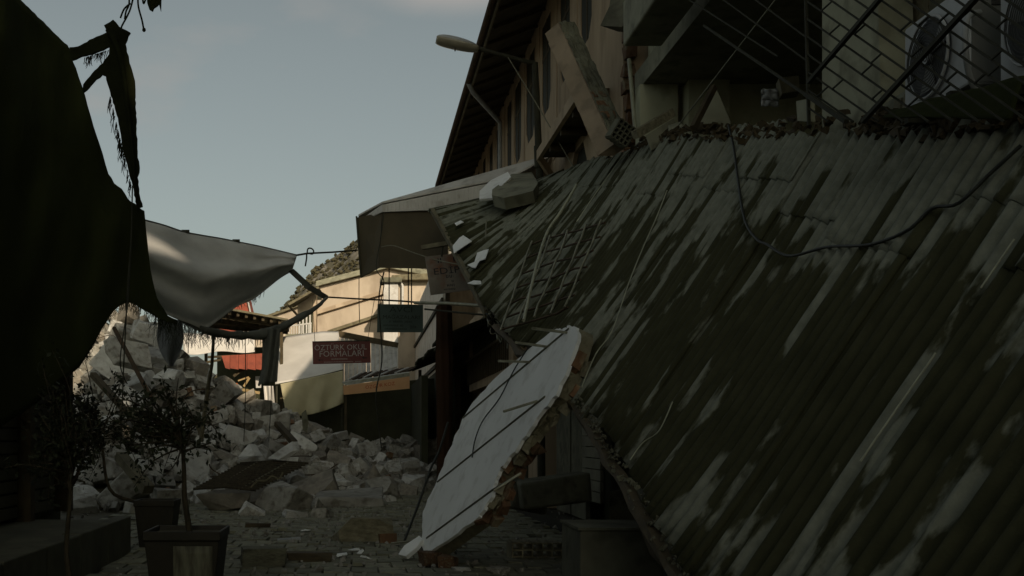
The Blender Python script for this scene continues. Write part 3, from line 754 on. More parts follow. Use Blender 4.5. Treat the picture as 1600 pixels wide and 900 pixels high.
# ================================================================== LEANING BEAM AND DEBRIS ON THE ROOF
top, bot = P(872, 36, 12.6), P(958, 226, 11.2)
ax = (bot - top).normalized()
w1 = V((-.75, .55, -.35)); w1 = (w1 - ax * w1.dot(ax)).normalized() * .19
w2 = V((.8, .45, .45)); w2 = (w2 - ax * w2.dot(ax)).normalized() * .20
bm_ = thing('fallen_beam', 'long tan concrete beam leaning against the tan building wall', 'beam', bot)
def beam_seg(mb, t0, t1, a, b_):
    p, q = top.lerp(bot, t0), top.lerp(bot, t1)
    mb.hexa([p, p + a, p + a + b_, p + b_], [q, q + a, q + a + b_, q + b_])
bb_ = MB()
for k in range(12):
    beam_seg(bb_, k / 12, (k + 1) / 12, w1 * random.uniform(.97, 1.03), w2 * random.uniform(.85, .97))
fixn(mk('shaft', bb_, 'beam_tan', bm_))
nrm2 = ax.cross(w2).normalized()
if nrm2.y > 0: nrm2 = -nrm2
def rough_core(u, v):
    p = top.lerp(bot, u) + w2 * lerp(.05, .98, v)
    return p + nrm2 * (.012 + .03 * nz(u * 14, v * 4, 0) + .018 * nz(u * 40, v * 12, 4))
mk('exposed_core', MB().grid(rough_core, 70, 14, smooth=False), 'concrete_dark', bm_, solid=.01)
for t, dx in ((.62, .0), (.70, .02), (.78, -.01)):
    p = top.lerp(bot, t) + w2 * .45 + ax.cross(w2).normalized() * -.02
    mk('brick', MB().box(p, (.10, .15, .07), Matrix((ax, w2.normalized(), ax.cross(w2.normalized()))).transposed(), jit=.01), 'clay_brick', bm_)

def hollow_brick(name, label, c, R, size=(.30, .20, .19), nx=3, nzc=3, m='clay_brick'):
    """clay block with real through-holes: shells and webs"""
    t = thing(name, label, 'brick', c)
    lx, ly, lz = size; w = .014; mb = MB(); c = V(c)
    for i in range(nx + 1): mb.box(c + R @ V((-lx / 2 + i * lx / nx, 0, 0)), (w, ly, lz), R)
    for j in range(nzc + 1):
        for i in range(nx):
            mb.box(c + R @ V((-lx / 2 + (i + .5) * lx / nx, 0, -lz / 2 + j * lz / nzc)), (lx / nx - w - .002, ly * .996, w), R)
    mk('webs', mb, m, t)
    return t
hollow_brick('hollow_brick', 'hollow clay block tipped on the roof edge under the leaning beam', P(970, 208, 11.0), Euler((.2, .5, .3)).to_matrix(), (.20, .14, .20), 4, 4, 'concrete_dark')
t = thing('broken_block_panel', 'tipped grey panel of hollow blocks on the top of the collapsed roof', 'panel', P(1035, 215, 10.4))
R = Euler((.15, -.55, .15)).to_matrix()
c0 = P(1030, 212, 10.5)
fixn(mk('render_face', MB().box(c0 + R @ V((0, -.06, 0)), (.34, .03, .17), R, jit=.02), 'concrete', t))
for i in range(4):
    mb = MB()
    for q in range(3): mb.box(c0 + R @ V((-.16 + i * .11, .02 + q * .05 - .05, .125)), (.10, .012, .08), R)
    for q in range(3): mb.box(c0 + R @ V((-.205 + i * .11 + q * .048, .02, .125)), (.01, .12, .08), R)
    mk('block', mb, 'mortar', t)
fixn(mk('render_face', MB().prism([P(1044, 196, 10.2), P(1062, 190, 10.2), P(1086, 216, 10.0), P(1083, 226, 9.9), P(1050, 222, 10.0)], (.02, .09, .02)), 'concrete', t))

def prop(name, label, cat, mb, m, group=None, solid=0, bevel=0): return tag(fixn(mk(name, mb, m, solid=solid, bevel=bevel)), label, cat, group)
# concrete lump and scraps on the far part of the roof
def roof_piece(px, lift, thick):
    pts = [on_roof(x, y, lift) for x, y in px]; c = sum(pts, V((0, 0, 0))) / len(pts)
    n_ = (pts[1] - c).cross(pts[2] - c).normalized()
    pts = [p - n_ * (p - c).dot(n_) * .6 for p in pts]            # nearly flat piece
    return MB().prism(pts, V((.25, .75, -.6)).normalized() * thick)
lump = roof_piece([(776, 334), (790, 312), (806, 294), (838, 288), (858, 292), (852, 310), (826, 330), (800, 345), (778, 346)], .26, .20)
prop('concrete_lump', 'large broken grey concrete slab piece lying near the canopy on the roof', 'rubble', lump, 'concrete')
sh = roof_piece([(757, 330), (772, 314), (800, 300), (806, 304), (790, 322), (782, 340), (760, 345)], .30, .04)
prop('plaster_piece', 'white layered plaster piece beside the grey concrete piece on the roof', 'plaster', sh, 'plaster_white')
for lab, ply, d in (
    ('small white scrap near the top of the wooden edge plank', [(713, 357), (722, 352), (727, 357), (716, 363)], 15.4),
    ('bent white sheet scrap, upper of two beside the wooden edge plank', [(712, 397), (722, 380), (728, 378), (742, 386), (733, 393), (722, 403), (715, 402)], 14.4),
    ('torn white sheet scrap, lower of two beside the wooden edge plank', [(737, 424), (748, 418), (752, 404), (762, 402), (770, 400), (765, 412), (756, 417), (750, 428), (745, 427)], 14.0),
    ('narrow white scrap at the lower end of the wooden edge plank', [(738, 453), (748, 446), (759, 446), (760, 450), (748, 456)], 13.4)):
    prop('white_scrap', lab, 'scrap', roof_piece(ply, .10, .012), 'plaster_white')
pl = MB()
for (a, b) in (((676, 330, 15.75), (708, 388, 14.8)), ((706, 385, 14.82), (760, 490, 12.9))):
    pl.bar(P(*a), P(*b), .05, .10, up=(0, -1, .2))
prop('edge_plank', 'broken grey wooden plank along the hanging edge of the roof', 'plank', pl, 'wood_grey')
b = MB().bar(P(660, 387, 15.6), P(700, 380, 15.3), .06, .06)
prop('broken_batten', 'short grey wooden batten sticking out beside the tilted sign', 'batten', b, 'wood_grey')

# steel mesh thrown over the roof
gm = thing('rebar_mesh', 'rusty steel reinforcement mesh lying on the corrugated roof above the white slab', 'mesh', on_roof(880, 450))
rowsA = [(837, 390), (828, 412), (820, 436), (812, 460), (806, 482), (800, 505), (794, 526)]
rowsB = [(953, 355), (945, 378), (934, 402), (924, 425), (914, 448), (905, 470), (896, 492)]
for a, b in zip(rowsA, rowsB):
    pts = [on_roof(lerp(a[0], b[0], i / 6), lerp(a[1], b[1], i / 6), .09 + .01 * nz(i, a[0], 0)) for i in range(7)]
    mk('cross_bar', MB().tube(pts, .011, 5), 'rust', gm)
for f0 in (0.02, .27, .52, .77, .98):
    a = V(rowsA[0]).lerp(V(rowsB[0]), f0); b = V(rowsA[-1]).lerp(V(rowsB[-1]), f0)
    pts = [on_roof(lerp(a[0], b[0], i / 8) + 2 * nz(i, f0 * 9, 0), lerp(a[1], b[1], i / 8), .115) for i in range(9)]
    mk('long_bar', MB().tube(pts, .011, 5), 'steel', gm)
def roof_wire(name, label, pts, r, m, n=24, lift=.06, cat='wire'):
    pp = [on_roof(x, y, lift) for x, y in pts]
    return prop(name, label, cat, MB().tube(smooth_pts(pp, n), r, 6), m)
roof_wire('pipe', 'thin pale conduit running down the roof beside the steel mesh', [(912, 300), (888, 340), (866, 376), (852, 420), (842, 470), (833, 515)], .017, 'wire_pale', cat='pipe', lift=.13)
roof_wire('cable', 'thick black cable looping across the corrugated roof', [(1146, 205), (1155, 235), (1162, 290), (1172, 345), (1190, 380), (1206, 396), (1240, 402), (1300, 399), (1370, 387), (1430, 370), (1470, 345), (1510, 320), (1560, 290), (1610, 250)], .0085, 'cable_black', 60, .055, 'cable')
roof_wire('wire', 'long thin pale wire down the middle of the corrugated roof', [(1048, 300), (1030, 345), (1008, 400), (988, 452), (965, 520), (940, 560), (918, 610)], .005, 'wire_pale')
roof_wire('wire', 'short thin pale wire on the roof near its fallen edge', [(1060, 640), (1040, 675), (1015, 708), (996, 732)], .004, 'wire_pale')
roof_wire('wire', 'curved pale wire at the bottom right of the corrugated roof', [(1478, 745), (1455, 772), (1430, 800), (1418, 826), (1392, 860), (1372, 890), (1362, 910)], .004, 'wire_pale')
roof_wire('wire', 'straight pale wire low on the far right of the roof', [(1600, 560), (1580, 595), (1560, 630), (1548, 650)], .004, 'wire_pale', 12)
roof_wire('wire', 'pale wire trailing over the top left of the corrugated roof', [(1060, 205), (1020, 222), (985, 245), (955, 280), (930, 315), (905, 350)], .007, 'wire_pale')

# ================================================================== AIR CONDITIONERS
def ac_unit(label, y0, y1, x, z0, z1):
    t = thing('air_conditioner', label, 'air conditioner', (x + .14, (y0 + y1) / 2, z0))
    mk('casing', MB().bb(x, x + .27, y0, y1, z0, z1), 'ac_white', t, bevel=.012)
    mk('side_panel', MB().bb(x + .012, x + .265, y0 - .006, y0 - .001, z0 + .01, z1 - .02), 'ac_grey', t)
    mk('side_vent', MB().bb(x + .10, x + .20, y0 - .014, y0 - .007, z1 - .11, z1 - .085), 'ac_dark', t)
    c = V((x, lerp(y0, y1, .56), (z0 + z1) / 2)); r = (z1 - z0) * .41
    disk = MB(); n_ = 40
    disk.add([c + V((-.004, math.cos(2 * math.pi * k / n_) * r, math.sin(2 * math.pi * k / n_) * r)) for k in range(n_)], [list(range(n_))])
    mk('fan_opening', disk, 'ac_dark', t)
    fan = MB()
    for k in range(3):
        a0 = k * 2.094
        fan.add([c + V((-.006 - q, math.cos(a0 + a) * rr_, math.sin(a0 + a) * rr_)) for q, a, rr_ in ((0, 0, .04), (.004, .15, r * .9), (.012, .9, r * .9), (.008, .9, .04))], [(0, 1, 2, 3)])
    mk('fan_blades', fan, 'ac_grey', t, solid=.003)
    mk('fan_hub', MB().tube([c + V((-.006, 0, 0)), c + V((-.026, 0, 0))], r * .16, 12), 'ac_white', t)
    gr = mk('fan_grille', MB().tube([c + V((-.02, math.cos(2 * math.pi * k / 40) * r, math.sin(2 * math.pi * k / 40) * r)) for k in range(41)], .008, 5), 'ac_white', t)
    rings = MB()
    for q in range(1, 12):
        rings.tube([c + V((-.028, math.cos(2 * math.pi * k / 32) * r * q / 12, math.sin(2 * math.pi * k / 32) * r * q / 12)) for k in range(33)], .0022, 4)
    mk('ring', rings, 'ac_dark', gr)
    mk('bracket', MB().bb(x - .04, x + .5, y0 + .08, y0 + .12, z0 - .04, z0 - .003).bb(x - .04, x + .5, y1 - .12, y1 - .08, z0 - .04, z0 - .003), 'steel_dark', t)
    return t
ac_unit('white air conditioner with round fan grille, behind the diamond grille', 4.97, 5.56, 2.77, CAMZ + 1.60, CAMZ + 2.07)
ac_unit('grey air conditioner cut off by the right edge of the photo', 4.18, 4.78, 2.80, CAMZ + 1.50, CAMZ + 1.98)
pts = [(2.78, 4.9, CAMZ + 1.9), (2.70, 4.85, CAMZ + 1.86), (2.66, 4.8, CAMZ + 1.72), (2.72, 4.86, CAMZ + 1.58), (2.85, 4.95, CAMZ + 1.5)]
prop('hose', 'pale insulated hose curling beside the right-hand air conditioner', 'hose', MB().tube(smooth_pts(pts, 20), .014, 8), 'lamp_grey')
tp = MB().grid(lambda u, v: PX(lerp(1395, 1600, u), lerp(lerp(172, 118, u), lerp(183, 186, u), v) + 4 * nz(u * 5, v * 3, 0), 2.66) + V((-.05 * v, 0, 0)), 20, 8)
prop('black_cover', 'crumpled black plastic sheet under the white air conditioner', 'plastic sheet', tp, 'black_cloth', solid=.006)

# ================================================================== DIAMOND GRILLE
GX = 2.48
gl = thing('diamond_grille', 'bent black diamond lattice grille in front of the torn open floor', 'grille', (GX, 6, CAMZ + 1.6))
def gline(x0, y0, x1, y1, w, m='steel_dark', X=GX):
    a, b = PX(x0, y0, X), PX(x1, y1, X)
    return mk('bar', MB().bar(a, b, w, w, up=(1, 0, 0)), m, gl)
SLP = .70
random.seed(3)
for k in range(22):                     # parallel bars falling to the right: y = c + SLP * (x - 1262)
    c = -300 + k * 27.5
    x0, x1 = 1262, 1640
    if c < -20: x0 = 1262 + (-20 - c) / SLP
    if c + SLP * (x1 - 1262) > 190: x1 = 1262 + (190 - c) / SLP
    if x1 - x0 < 15: continue
    gline(x0, c + SLP * (x0 - 1262), x1, c + SLP * (x1 - 1262), .0075)
    n_l = int((x1 - x0) / 62)
    for q in range(n_l):                # short rising links to the neighbour above
        xa = x0 + 12 + (q + random.random() * .5) * 60
        ya = c + SLP * (xa - 1262); xb = xa + 27.5 / (SLP + .9); yb_ = ya - (xb - xa) * .9
        if xb < 1600 and -5 < yb_ < 175: gline(xa, ya, xb, yb_, .007, X=GX - .004)
for a in ((1348, 190, 1528, -6), (1264, 128, 1380, -8), (1258, 146, 1322, 190)):
    gline(*a, .021, X=GX - .03)
gline(1100, 40, 1262, 150, .013, X=2.52); gline(1065, -8, 1215, 88, .008, X=2.56); gline(1120, -8, 1262, 96, .007, X=2.54); gline(1170, -8, 1262, 60, .007, X=2.54)
gline(1060, 196, 1216, -6, .008, 'rope_pale', X=2.60)
mk('upright', MB().bar(PX(1264, 196, GX), PX(1259, -10, GX), .016, .016, up=(1, 0, 0)), 'steel_dark', gl)
# things on the sill of the open floor
prop('wooden_box', 'small open grey wooden box tipped on the roof edge beside the grille post', 'box',
     MB().prism([P(1217, 122, 8.3), P(1248, 118, 8.4), P(1250, 142, 8.4), P(1222, 146, 8.3)], (.06, .22, .02)), 'wood_grey')
prop('white_rag', 'crumpled pale rag lying in the dark opening beside the wooden box', 'rag',
     MB().grid(lambda u, v: P(lerp(1190, 1216, u), lerp(140, 166, v) + 5 * nz(u * 3, v * 3, 1), 8.5 + .1 * nz(u * 4, v * 4, 0)), 8, 8), 'pale_cloth', solid=.01)
prop('grey_board', 'small grey board standing on the roof edge at the grille post', 'board',
     MB().prism([PX(1244, 158, 2.62), PX(1265, 154, 2.62), PX(1266, 190, 2.62), PX(1246, 189, 2.62)], (.03, 0, 0)), 'plaster_grey')
prop('timber', 'slanting brown timber leaning against the grey wall in the torn open room', 'timber',
     MB().bar(P(1116, 136, 9.2), P(1083, 200, 9.0), .04, .05), 'wood_dark')
prop('wall_fragment', 'pale triangular wall fragment standing in the torn open room', 'fragment',
     MB().prism([P(1083, 205, 9.4), P(1120, 140, 9.6), P(1142, 192, 9.4), P(1130, 208, 9.3)], (.04, .08, 0)), 'plaster_grey')

# ================================================================== STREET LAMP
sl_ = thing('street_lamp', 'street lamp with grey head on a curved arm in front of the tan building', 'street lamp', (2.6, 15.9, 0))
pt = P(836, 98, 15.9); pb = P(844, 292, 15.9)
mk('pole', MB().tube([(2.62, 15.9, 0), pb, pt], [.06, .055, .045], 10), 'steel_dark', sl_)
mk('collar', MB().tube([P(843, 262, 15.9), P(842, 228, 15.9)], .075, 10), 'steel_dark', sl_)
mk('arm', MB().tube(smooth_pts([pt, P(826, 97, 15.9), P(800, 90, 15.9), P(770, 82, 15.9), P(742, 74, 15.9)], 16), .032, 8), 'steel_dark', sl_)
# head: flattened shell above, lens below
ha, hb_ = P(748, 75, 15.9), P(682, 60, 15.9)
hx = (hb_ - ha).normalized(); hz = V((0, 0, 1)); hz = (hz - hx * hz.dot(hx)).normalized(); hy = hz.cross(hx)
L = (hb_ - ha).length
def shell(top_):
    def fn(u, v):
        prof = ((u + .015) ** .5) * ((1.02 - u) ** .35) * 1.15 if top_ else ((u + .05) ** .25) * ((1.02 - u) ** .16)
        a = math.pi * v
        wdt, hgt = .17 * prof, (.12 if top_ else -.12) * prof
        return ha + hx * (u * L) + hy * (math.cos(a) * wdt) + hz * (math.sin(a) * hgt)
    return fn
hd = mk('lamp_head', MB().grid(shell(True), 18, 12), 'lamp_grey', sl_, solid=.006)
mk('lens', MB().grid(shell(False), 18, 12), 'lamp_glass', hd, solid=.004)
mk('rim', MB().tube([ha + hx * (u / 16 * L) + hy * (.172 * ((u / 16 + .001) ** .45) * ((1.03 - u / 16) ** .26)) for u in range(17)], .009, 5)
   .tube([ha + hx * (u / 16 * L) - hy * (.172 * ((u / 16 + .001) ** .45) * ((1.03 - u / 16) ** .26)) for u in range(17)], .009, 5), 'steel_dark', hd)
mk('latch', MB().tube([P(711, 75, 15.8), P(711, 80, 15.8)], .01, 5), 'steel_dark', hd)
prop('guy_wire', 'thin wire slanting from the lamp arm down to the roof', 'wire', MB().tube([P(793, 88, 15.9), P(840, 165, 15.2), P(900, 268, 14.2)], .008, 5), 'rope_pale')

# ================================================================== CANOPY WITH PALE FASCIA
cp = thing('canopy', 'brown canopy with pale ribbed fascia jutting from the tan building over the street', 'canopy', P(660, 420, 17.3))
c1 = (597, 17.5); c2 = (690, 17.05); c0_ = (557, 18.05)
fas = [(597, 320, 17.5), (801, 279, 16.5), (801, 299, 16.5), (780, 315, 16.6), (675, 328, 17.1), (597, 331, 17.5)]
fixn(mk('fascia', MB().prism([P(*q) for q in fas], (0.01, .04, 0)), 'ribbed_pale', cp))
for k in range(34):
    x = 600 + k * 6; d = lerp(17.5, 16.5, (x - 597) / 204)
    yt = lerp(320, 279, (x - 597) / 204); yb_ = 330 if x < 675 else (lerp(328, 315, (x - 675) / 105) if x < 780 else lerp(315, 300, (x - 780) / 21))
    mk('rib', MB().bar(P(x, yt + .8, d - .008), P(x, yb_ - 1, d - .008), .012, .012, up=(0, 1, 0)), 'ribbed_pale', cp)
fixn(mk('corner_fascia', MB().prism([P(568, 340, 18.0), P(597.5, 319, 17.49), P(597.5, 331, 17.49), P(570, 345, 18.0)], (.01, .04, 0)), 'white_metal', cp))
fixn(mk('front_panel', MB().prism([P(598, 331, 17.55), P(700, 327, 17.05), P(700, 420, 17.05), P(592, 418, 17.55)], (0, .03, 0)), 'brown_panel', cp))
fixn(mk('corner_panel', MB().prism([P(597, 331.5, 17.56), P(557, 340, 18.1), P(564, 433, 18.1), P(591.5, 418, 17.56)], (.02, .03, 0)), 'brown_panel', cp))
mk('edge_trim', MB().bar(P(557, 338, 18.08), P(564, 433, 18.08), .03, .03), 'steel_dark', cp)
e1 = P(597, 318, 17.52); e2 = P(801, 277, 16.52); e0 = P(560, 338, 18.1)
fixn(mk('roof', MB().add([e0, e1, e2, (2.88, 16.6, CAMZ + 4.25), (2.88, 22, CAMZ + 4.3), (0.1, 22, CAMZ + 3.62), 
     e0 + V((0, 0, .03)), e1 + V((0, 0, .03)), e2 + V((0, 0, .03)), (2.88, 16.6, CAMZ + 4.28), (2.88, 22, CAMZ + 4.33), (0.1, 22, CAMZ + 3.65)],
    [(0, 1, 5), (1, 2, 3), (1, 3, 4, 5), (11, 7, 6), (9, 8, 7), (11, 10, 9, 7), (0, 6, 7, 1), (1, 7, 8, 2), (2, 8, 9, 3), (3, 9, 10, 4), (4, 10, 11, 5), (5, 11, 6, 0)]), 'ribbed_pale', cp))
prop('roof_stub', 'short tiled roof corner showing behind the canopy under the eaves', 'roof', MB().prism([P(668, 303, 28.6), P(690, 290, 28.7), P(712, 288, 28.8), P(712, 312, 28.8), P(672, 312, 28.6)], (0, .6, .1)), 'wood_grey')

# ================================================================== HANGING SIGNS
def board(name, label, quad, m, thick=.04, cat='sign', vec=(0, 1, 0)):
    t = thing(name, label, cat, V(quad[3]).lerp(V(quad[2]), .5))
    fixn(mk('board', MB().prism(quad, V(vec) * thick), m, t)); return t
def sgn(quad, body, fx, fy, fw, fh, m, t, nm='lettering'):
    tl, tr, br, bl = [V(q) for q in quad]
    r, u = (tr - tl), (tl - bl)
    c = tl + r * fx - u * fy
    return lettering(nm, body, c, r, u, r.length * fw, u.length * fh, m, t, depth=.006)
def strokes(quad, fx, fy, fw, fh, n, m, t):
    """a line of print too small to read: short upright strokes"""
    tl, tr, br, bl = [V(k) for k in quad]; r, u = tr - tl, tl - bl; rd, ud = r.normalized(), u.normalized(); nr = rd.cross(ud)
    mb = MB(); w = r.length * fw / n; rnd = random.Random(int(fy * 1000) + n)
    for k in range(n):
        if rnd.random() < .14: continue
        c = tl + r * (fx - fw / 2 + fw * (k + .5) / n) - u * fy + nr * .004
        h = u.length * fh * rnd.uniform(.75, 1.0)
        for sx in (-.28, .2):
            p = c + rd * (w * sx); a_, b_ = rd * (w * .11), ud * (h / 2)
            mb.add([p - a_ - b_, p + a_ - b_, p + a_ + b_, p - a_ + b_], [(0, 1, 2, 3)])
        if rnd.random() < .7:
            p = c + ud * (h * rnd.choice((-.42, 0, .42))); a_, b_ = rd * (w * .3), ud * (h * .08)
            mb.add([p - a_ - b_, p + a_ - b_, p + a_ + b_, p - a_ + b_], [(0, 1, 2, 3)])
    return mk('small_print', mb, m, t)
q = [P(590, 475, 20), P(661, 476, 19.7), P(661, 519, 19.7), P(589, 519, 20)]
t = board('green_sign', 'dull green hanging shop sign with dark lettering on two rods', q, 'sign_green')
sgn(q, 'AVCI', .52, .18, .50, .20, 'sign_green_text', t); sgn(q, 'MAĞAZALARI', .53, .43, .80, .17, 'sign_green_text', t)
strokes(q, .50, .61, .56, .075, 13, 'sign_green_text', t); strokes(q, .36, .75, .44, .07, 12, 'sign_green_text', t)
strokes(q, .80, .79, .14, .12, 3, 'sign_green_text', t); strokes(q, .42, .87, .50, .06, 12, 'sign_green_text', t)
for x in (608, 638, 643): mk('rod', MB().tube([P(x, 476, 19.9), P(x, 405, 19.9)], .012, 6), 'steel_dark', t)
q = [P(488, 535, 24.0), P(578.5, 533, 24.0), P(579.5, 566.5, 24.0), P(489, 569, 24.0)]
t = board('red_sign', 'dark red hanging shop sign with two lines of pale lettering', q, 'sign_red')
sgn(q, 'ÖZTÜRK OKUL', .485, .225, .90, .30, 'sign_red_text', t); sgn(q, 'FORMALARI', .50, .54, .76, .27, 'sign_red_text', t)
for fx, fy in ((.13, .82), (.89, .76)):
    tl, tr, br, bl = q; c = tl + (tr - tl) * fx + (bl - tl) * fy + V((0, -.006, 0))
    mk('arrow', MB().prism([c + V((-.06, 0, 0)), c + V((-.01, 0, .022)), c + V((-.01, 0, .008)), c + V((.06, 0, .008)), c + V((.06, 0, -.008)), c + V((-.01, 0, -.008)), c + V((-.01, 0, -.022))], (0, -.004, 0)), 'sign_dark_text', t)
strokes(q, .46, .79, .28, .07, 9, 'sign_red_text', t); strokes(q, .50, .92, .68, .045, 24, 'sign_red_text', t)
mk('frame', MB().bar(q[0] + V((0, .02, .012)), q[1] + V((0, .02, .012)), .05, .024), 'steel_dark', t)
for x, xr in ((492, 488), (574, 585)): mk('wire', MB().tube([P(x, 534, 24), P(xr, 468, 23.9)], .006, 5), 'rope', t)
q = [P(664, 401, 15.6), P(757, 391, 15.0), P(764, 449, 15.0), P(673, 461, 15.6)]
t = board('tilted_sign', 'tilted rusty pale shop sign with dark lettering hanging under the canopy', q, 'sign_pale', .03)
strokes(q, .42, .14, .44, .13, 5, 'sign_dark_text', t); sgn(q, 'EDİP', .34, .38, .44, .22, 'sign_dark_text', t)
strokes(q, .42, .56, .58, .09, 10, 'sign_dark_text', t); strokes(q, .55, .69, .32, .06, 8, 'sign_dark_text', t)
strokes(q, .52, .79, .44, .07, 8, 'sign_dark_text', t); strokes(q, .46, .89, .44, .05, 11, 'sign_dark_text', t)
mk('hanger', MB().tube([P(690, 401, 15.4), P(692, 385, 15.4)], .012, 5).tube([P(740, 396, 15.1), P(742, 372, 15.1)], .012, 5), 'steel_dark', t)
prop('steel_pole', 'long horizontal pale pipe stretched below the tilted sign', 'pole', MB().tube([P(648, 473, 15.3), P(700, 474, 14.6), P(759, 478, 13.4)], .022, 8), 'steel')
prop('steel_pole', 'thin dark rod just below the long pale horizontal pipe', 'pole', MB().tube([P(664, 483, 15.0), P(756, 492, 13.6)], .014, 6), 'steel_dark')
# furled maroon cloth standing by the shutter
prof = [(.10, 0), (.105, .3), (.11, .8), (.115, 1.3), (.12, 1.75), (.125, 2.0), (.125, 2.4), (.12, 2.8), (.115, 3.2), (.02, 3.25)]
tag(mk('rolled_maroon_cloth', MB().lathe((1.31, 17.4, 0.0), prof, 28, fold=lambda a, z: 1 + .16 * math.sin(a * 7 + z * 1.3)), 'maroon_cloth'), 'tall dark maroon rolled cloth standing upright beside the roller shutters', 'cloth')
# tangle of wires at the torn roof corner
tw = thing('wire_tangle', 'tangle of wires and broken fittings at the torn corner of the roof', 'wires', P(775, 520, 12.9))
random.seed(21)
for k in range(16):
    x, y = 765 + random.uniform(-6, 8), 485 + random.uniform(-10, 20)
    pts = [P(x + i * random.uniform(2, 9), y + i * random.uniform(2, 11), 12.8 + random.uniform(-.2, .2)) for i in range(6)]
    mk('wire', MB().tube(smooth_pts(pts, 12), random.choice((.006, .008, .012)), 5), random.choice(('wire_pale', 'cable_black', 'steel', 'steel_dark')), tw)
for k in range(8):
    mk('fitting', MB().box(P(770 + k * 5 + random.uniform(-4, 4), 500 + k * 6 + random.uniform(-8, 8), 12.7), (.05, .06, .09), Euler((random.random() * 3, random.random() * 3, 0)).to_matrix(), jit=.015), random.choice(('wood_grey', 'mortar', 'steel_dark')), tw)
for lab, pts, r, m in (
    ('pale cable hanging down from the concrete piece past the white scraps', [P(760, 345, 14.6), P(758, 390, 14.2), P(757, 430, 13.8), P(760, 480, 13.2), P(762, 500, 13)], .012, 'rope_pale'),
    ('pair of thin cables swaying from the canopy across the tilted sign', [P(596, 386, 17.3), P(615, 384, 17.0), P(650, 396, 16.2), P(690, 408, 15.2), P(740, 415, 14.2), P(790, 405, 13.5)], .008, 'rope_pale'),
    ('black stiff cable leaning from the ground behind the white slab', [P(632, 845, 11.0), P(655, 785, 11.4), P(672, 735, 11.6), P(686, 705, 11.8), P(700, 660, 12)], .014, 'cable_black'),
    ('thin cable hanging down the middle of the street to the rubble', [P(600, 425, 17.4), P(592, 470, 17.6), P(597, 560, 18), P(588, 610, 18.2), P(590, 650, 18.4), P(596, 700, 18.6)], .012, 'rope'),
    ('thin vertical wire hanging from the canopy corner', [P(561, 433, 18), P(561, 470, 18.1), P(562, 504, 18.2)], .007, 'rope'),
    ('thin cable crossing the canopy panel', [P(600, 333, 17.4), P(594, 375, 17.4), P(588, 420, 17.4), P(600, 440, 17.5), P(594, 475, 19.6)], .008, 'rope')):
    prop('cable', lab, 'cable', MB().tube(smooth_pts(pts, 24), r, 5), m)
# ================================================================== CLOTHS ON THE LEFT
random.seed(8)
topL = [(-70, -90), (0, -34), (32, 0), (60, 27), (85, 52), (100, 67), (108, 73), (113, 94), (119, 108), (130, 141), (145, 196), (160, 240), (167, 268), (180, 288), (190, 295), (202, 314), (213, 320), (225, 330), (230, 380), (236, 430), (245, 465), (262, 494), (276, 500)]
botL = [(-70, 720), (0, 668), (60, 628), (100, 594), (125, 572), (145, 541), (160, 512), (172, 492), (185, 479), (198, 471), (212, 477), (235, 490), (262, 504), (276, 507)]
cols = [-70 + i * 4.6 for i in range(56)] + [190, 195, 200, 205, 209, 213, 217, 221, 225, 226.5, 228, 229.5, 231, 233, 235, 238, 241, 245, 250, 256, 262, 269, 276]
cols = sorted(set(c for c in cols))
NV = 46
vs, fs = [], []
for c in cols:
    a, b_ = interp(topL, c), interp(botL, c)
    for j in range(NV + 1):
        y = lerp(a, b_, j / NV)
        d = 7.95 + (c + 70) / 346 * 3.2 + .12 * nz(c * .025, y * .008, 2) + .012 * nz(c * .09, y * .03, 7)
        vs.append(P(c + 1.6 * nz(c, y * .09, 3) * (1 if j else .4), y + 2 * nz(c * .3, y, 4), d))
for i in range(len(cols) - 1):
    for j in range(NV):
        a = i * (NV + 1) + j; fs.append((a, a + 1, a + NV + 2, a + NV + 1))
bc = thing('black_tarpaulin', 'huge black tarpaulin hanging over the left side of the street', 'tarpaulin', (-2.7, 9, 1.2))
mk('sheet', MB().add(vs, fs, True), 'black_cloth', bc, solid=.006)
fr = MB()
for k in range(150):                                  # frayed threads along the hem
    x = random.uniform(120, 276); y = interp(botL, x) - 3
    d = 7.95 + (x + 70) / 346 * 3.2
    L = random.uniform(3, 24 if x > 190 else 14)
    fr.tube([P(x, y, d), P(x + random.uniform(-4, 4), y + L * .5, d), P(x + random.uniform(-7, 7), y + L, d)], [.004, .003, .0015], 3)
o = mk('frayed_hem', fr, 'black_cloth', bc); o['kind'] = 'stuff'
# torn strip tied at the top
tr = [(163, 40), (176, 31), (186, 41), (203, 50), (195, 68), (201, 92), (206, 112), (210, 125), (212, 180), (214, 240), (218, 262), (215, 276), (217, 300), (222, 322), (214, 326), (209, 300), (200, 262), (193, 240), (185, 190), (178, 165), (171, 140), (165, 118), (160, 116), (146, 128), (131, 144), (129, 132), (140, 119), (160, 98), (170, 85), (172, 72), (150, 82), (128, 88), (113, 94), (108, 74), (122, 73), (145, 60), (167, 51)]
ts = thing('torn_tarpaulin_strip', 'torn black strip of tarpaulin knotted high beside the black tarpaulin against the sky', 'tarpaulin', P(217, 320, 10.3))
front = []
for (x0, y0), (x1, y1) in zip(tr, tr[1:] + tr[:1]):
    n_ = max(2, int(math.hypot(x1 - x0, y1 - y0) / 5))
    for k in range(n_): front.append(P(lerp(x0, x1, k / n_) + random.uniform(-.8, .8), lerp(y0, y1, k / n_) + random.uniform(-.8, .8), 10.2))
fixn(mk('strip', MB().prism(front, (0, .03, 0)), 'black_rag', ts))
mk('fold', MB().tube(smooth_pts([P(170, 46, 10.16), P(182, 70, 10.12), P(192, 110, 10.12), P(200, 170, 10.13), P(207, 240, 10.14), P(214, 318, 10.17)], 24), [.035 - .001 * i for i in range(25)], 7), 'black_rag', ts)
fr = MB()
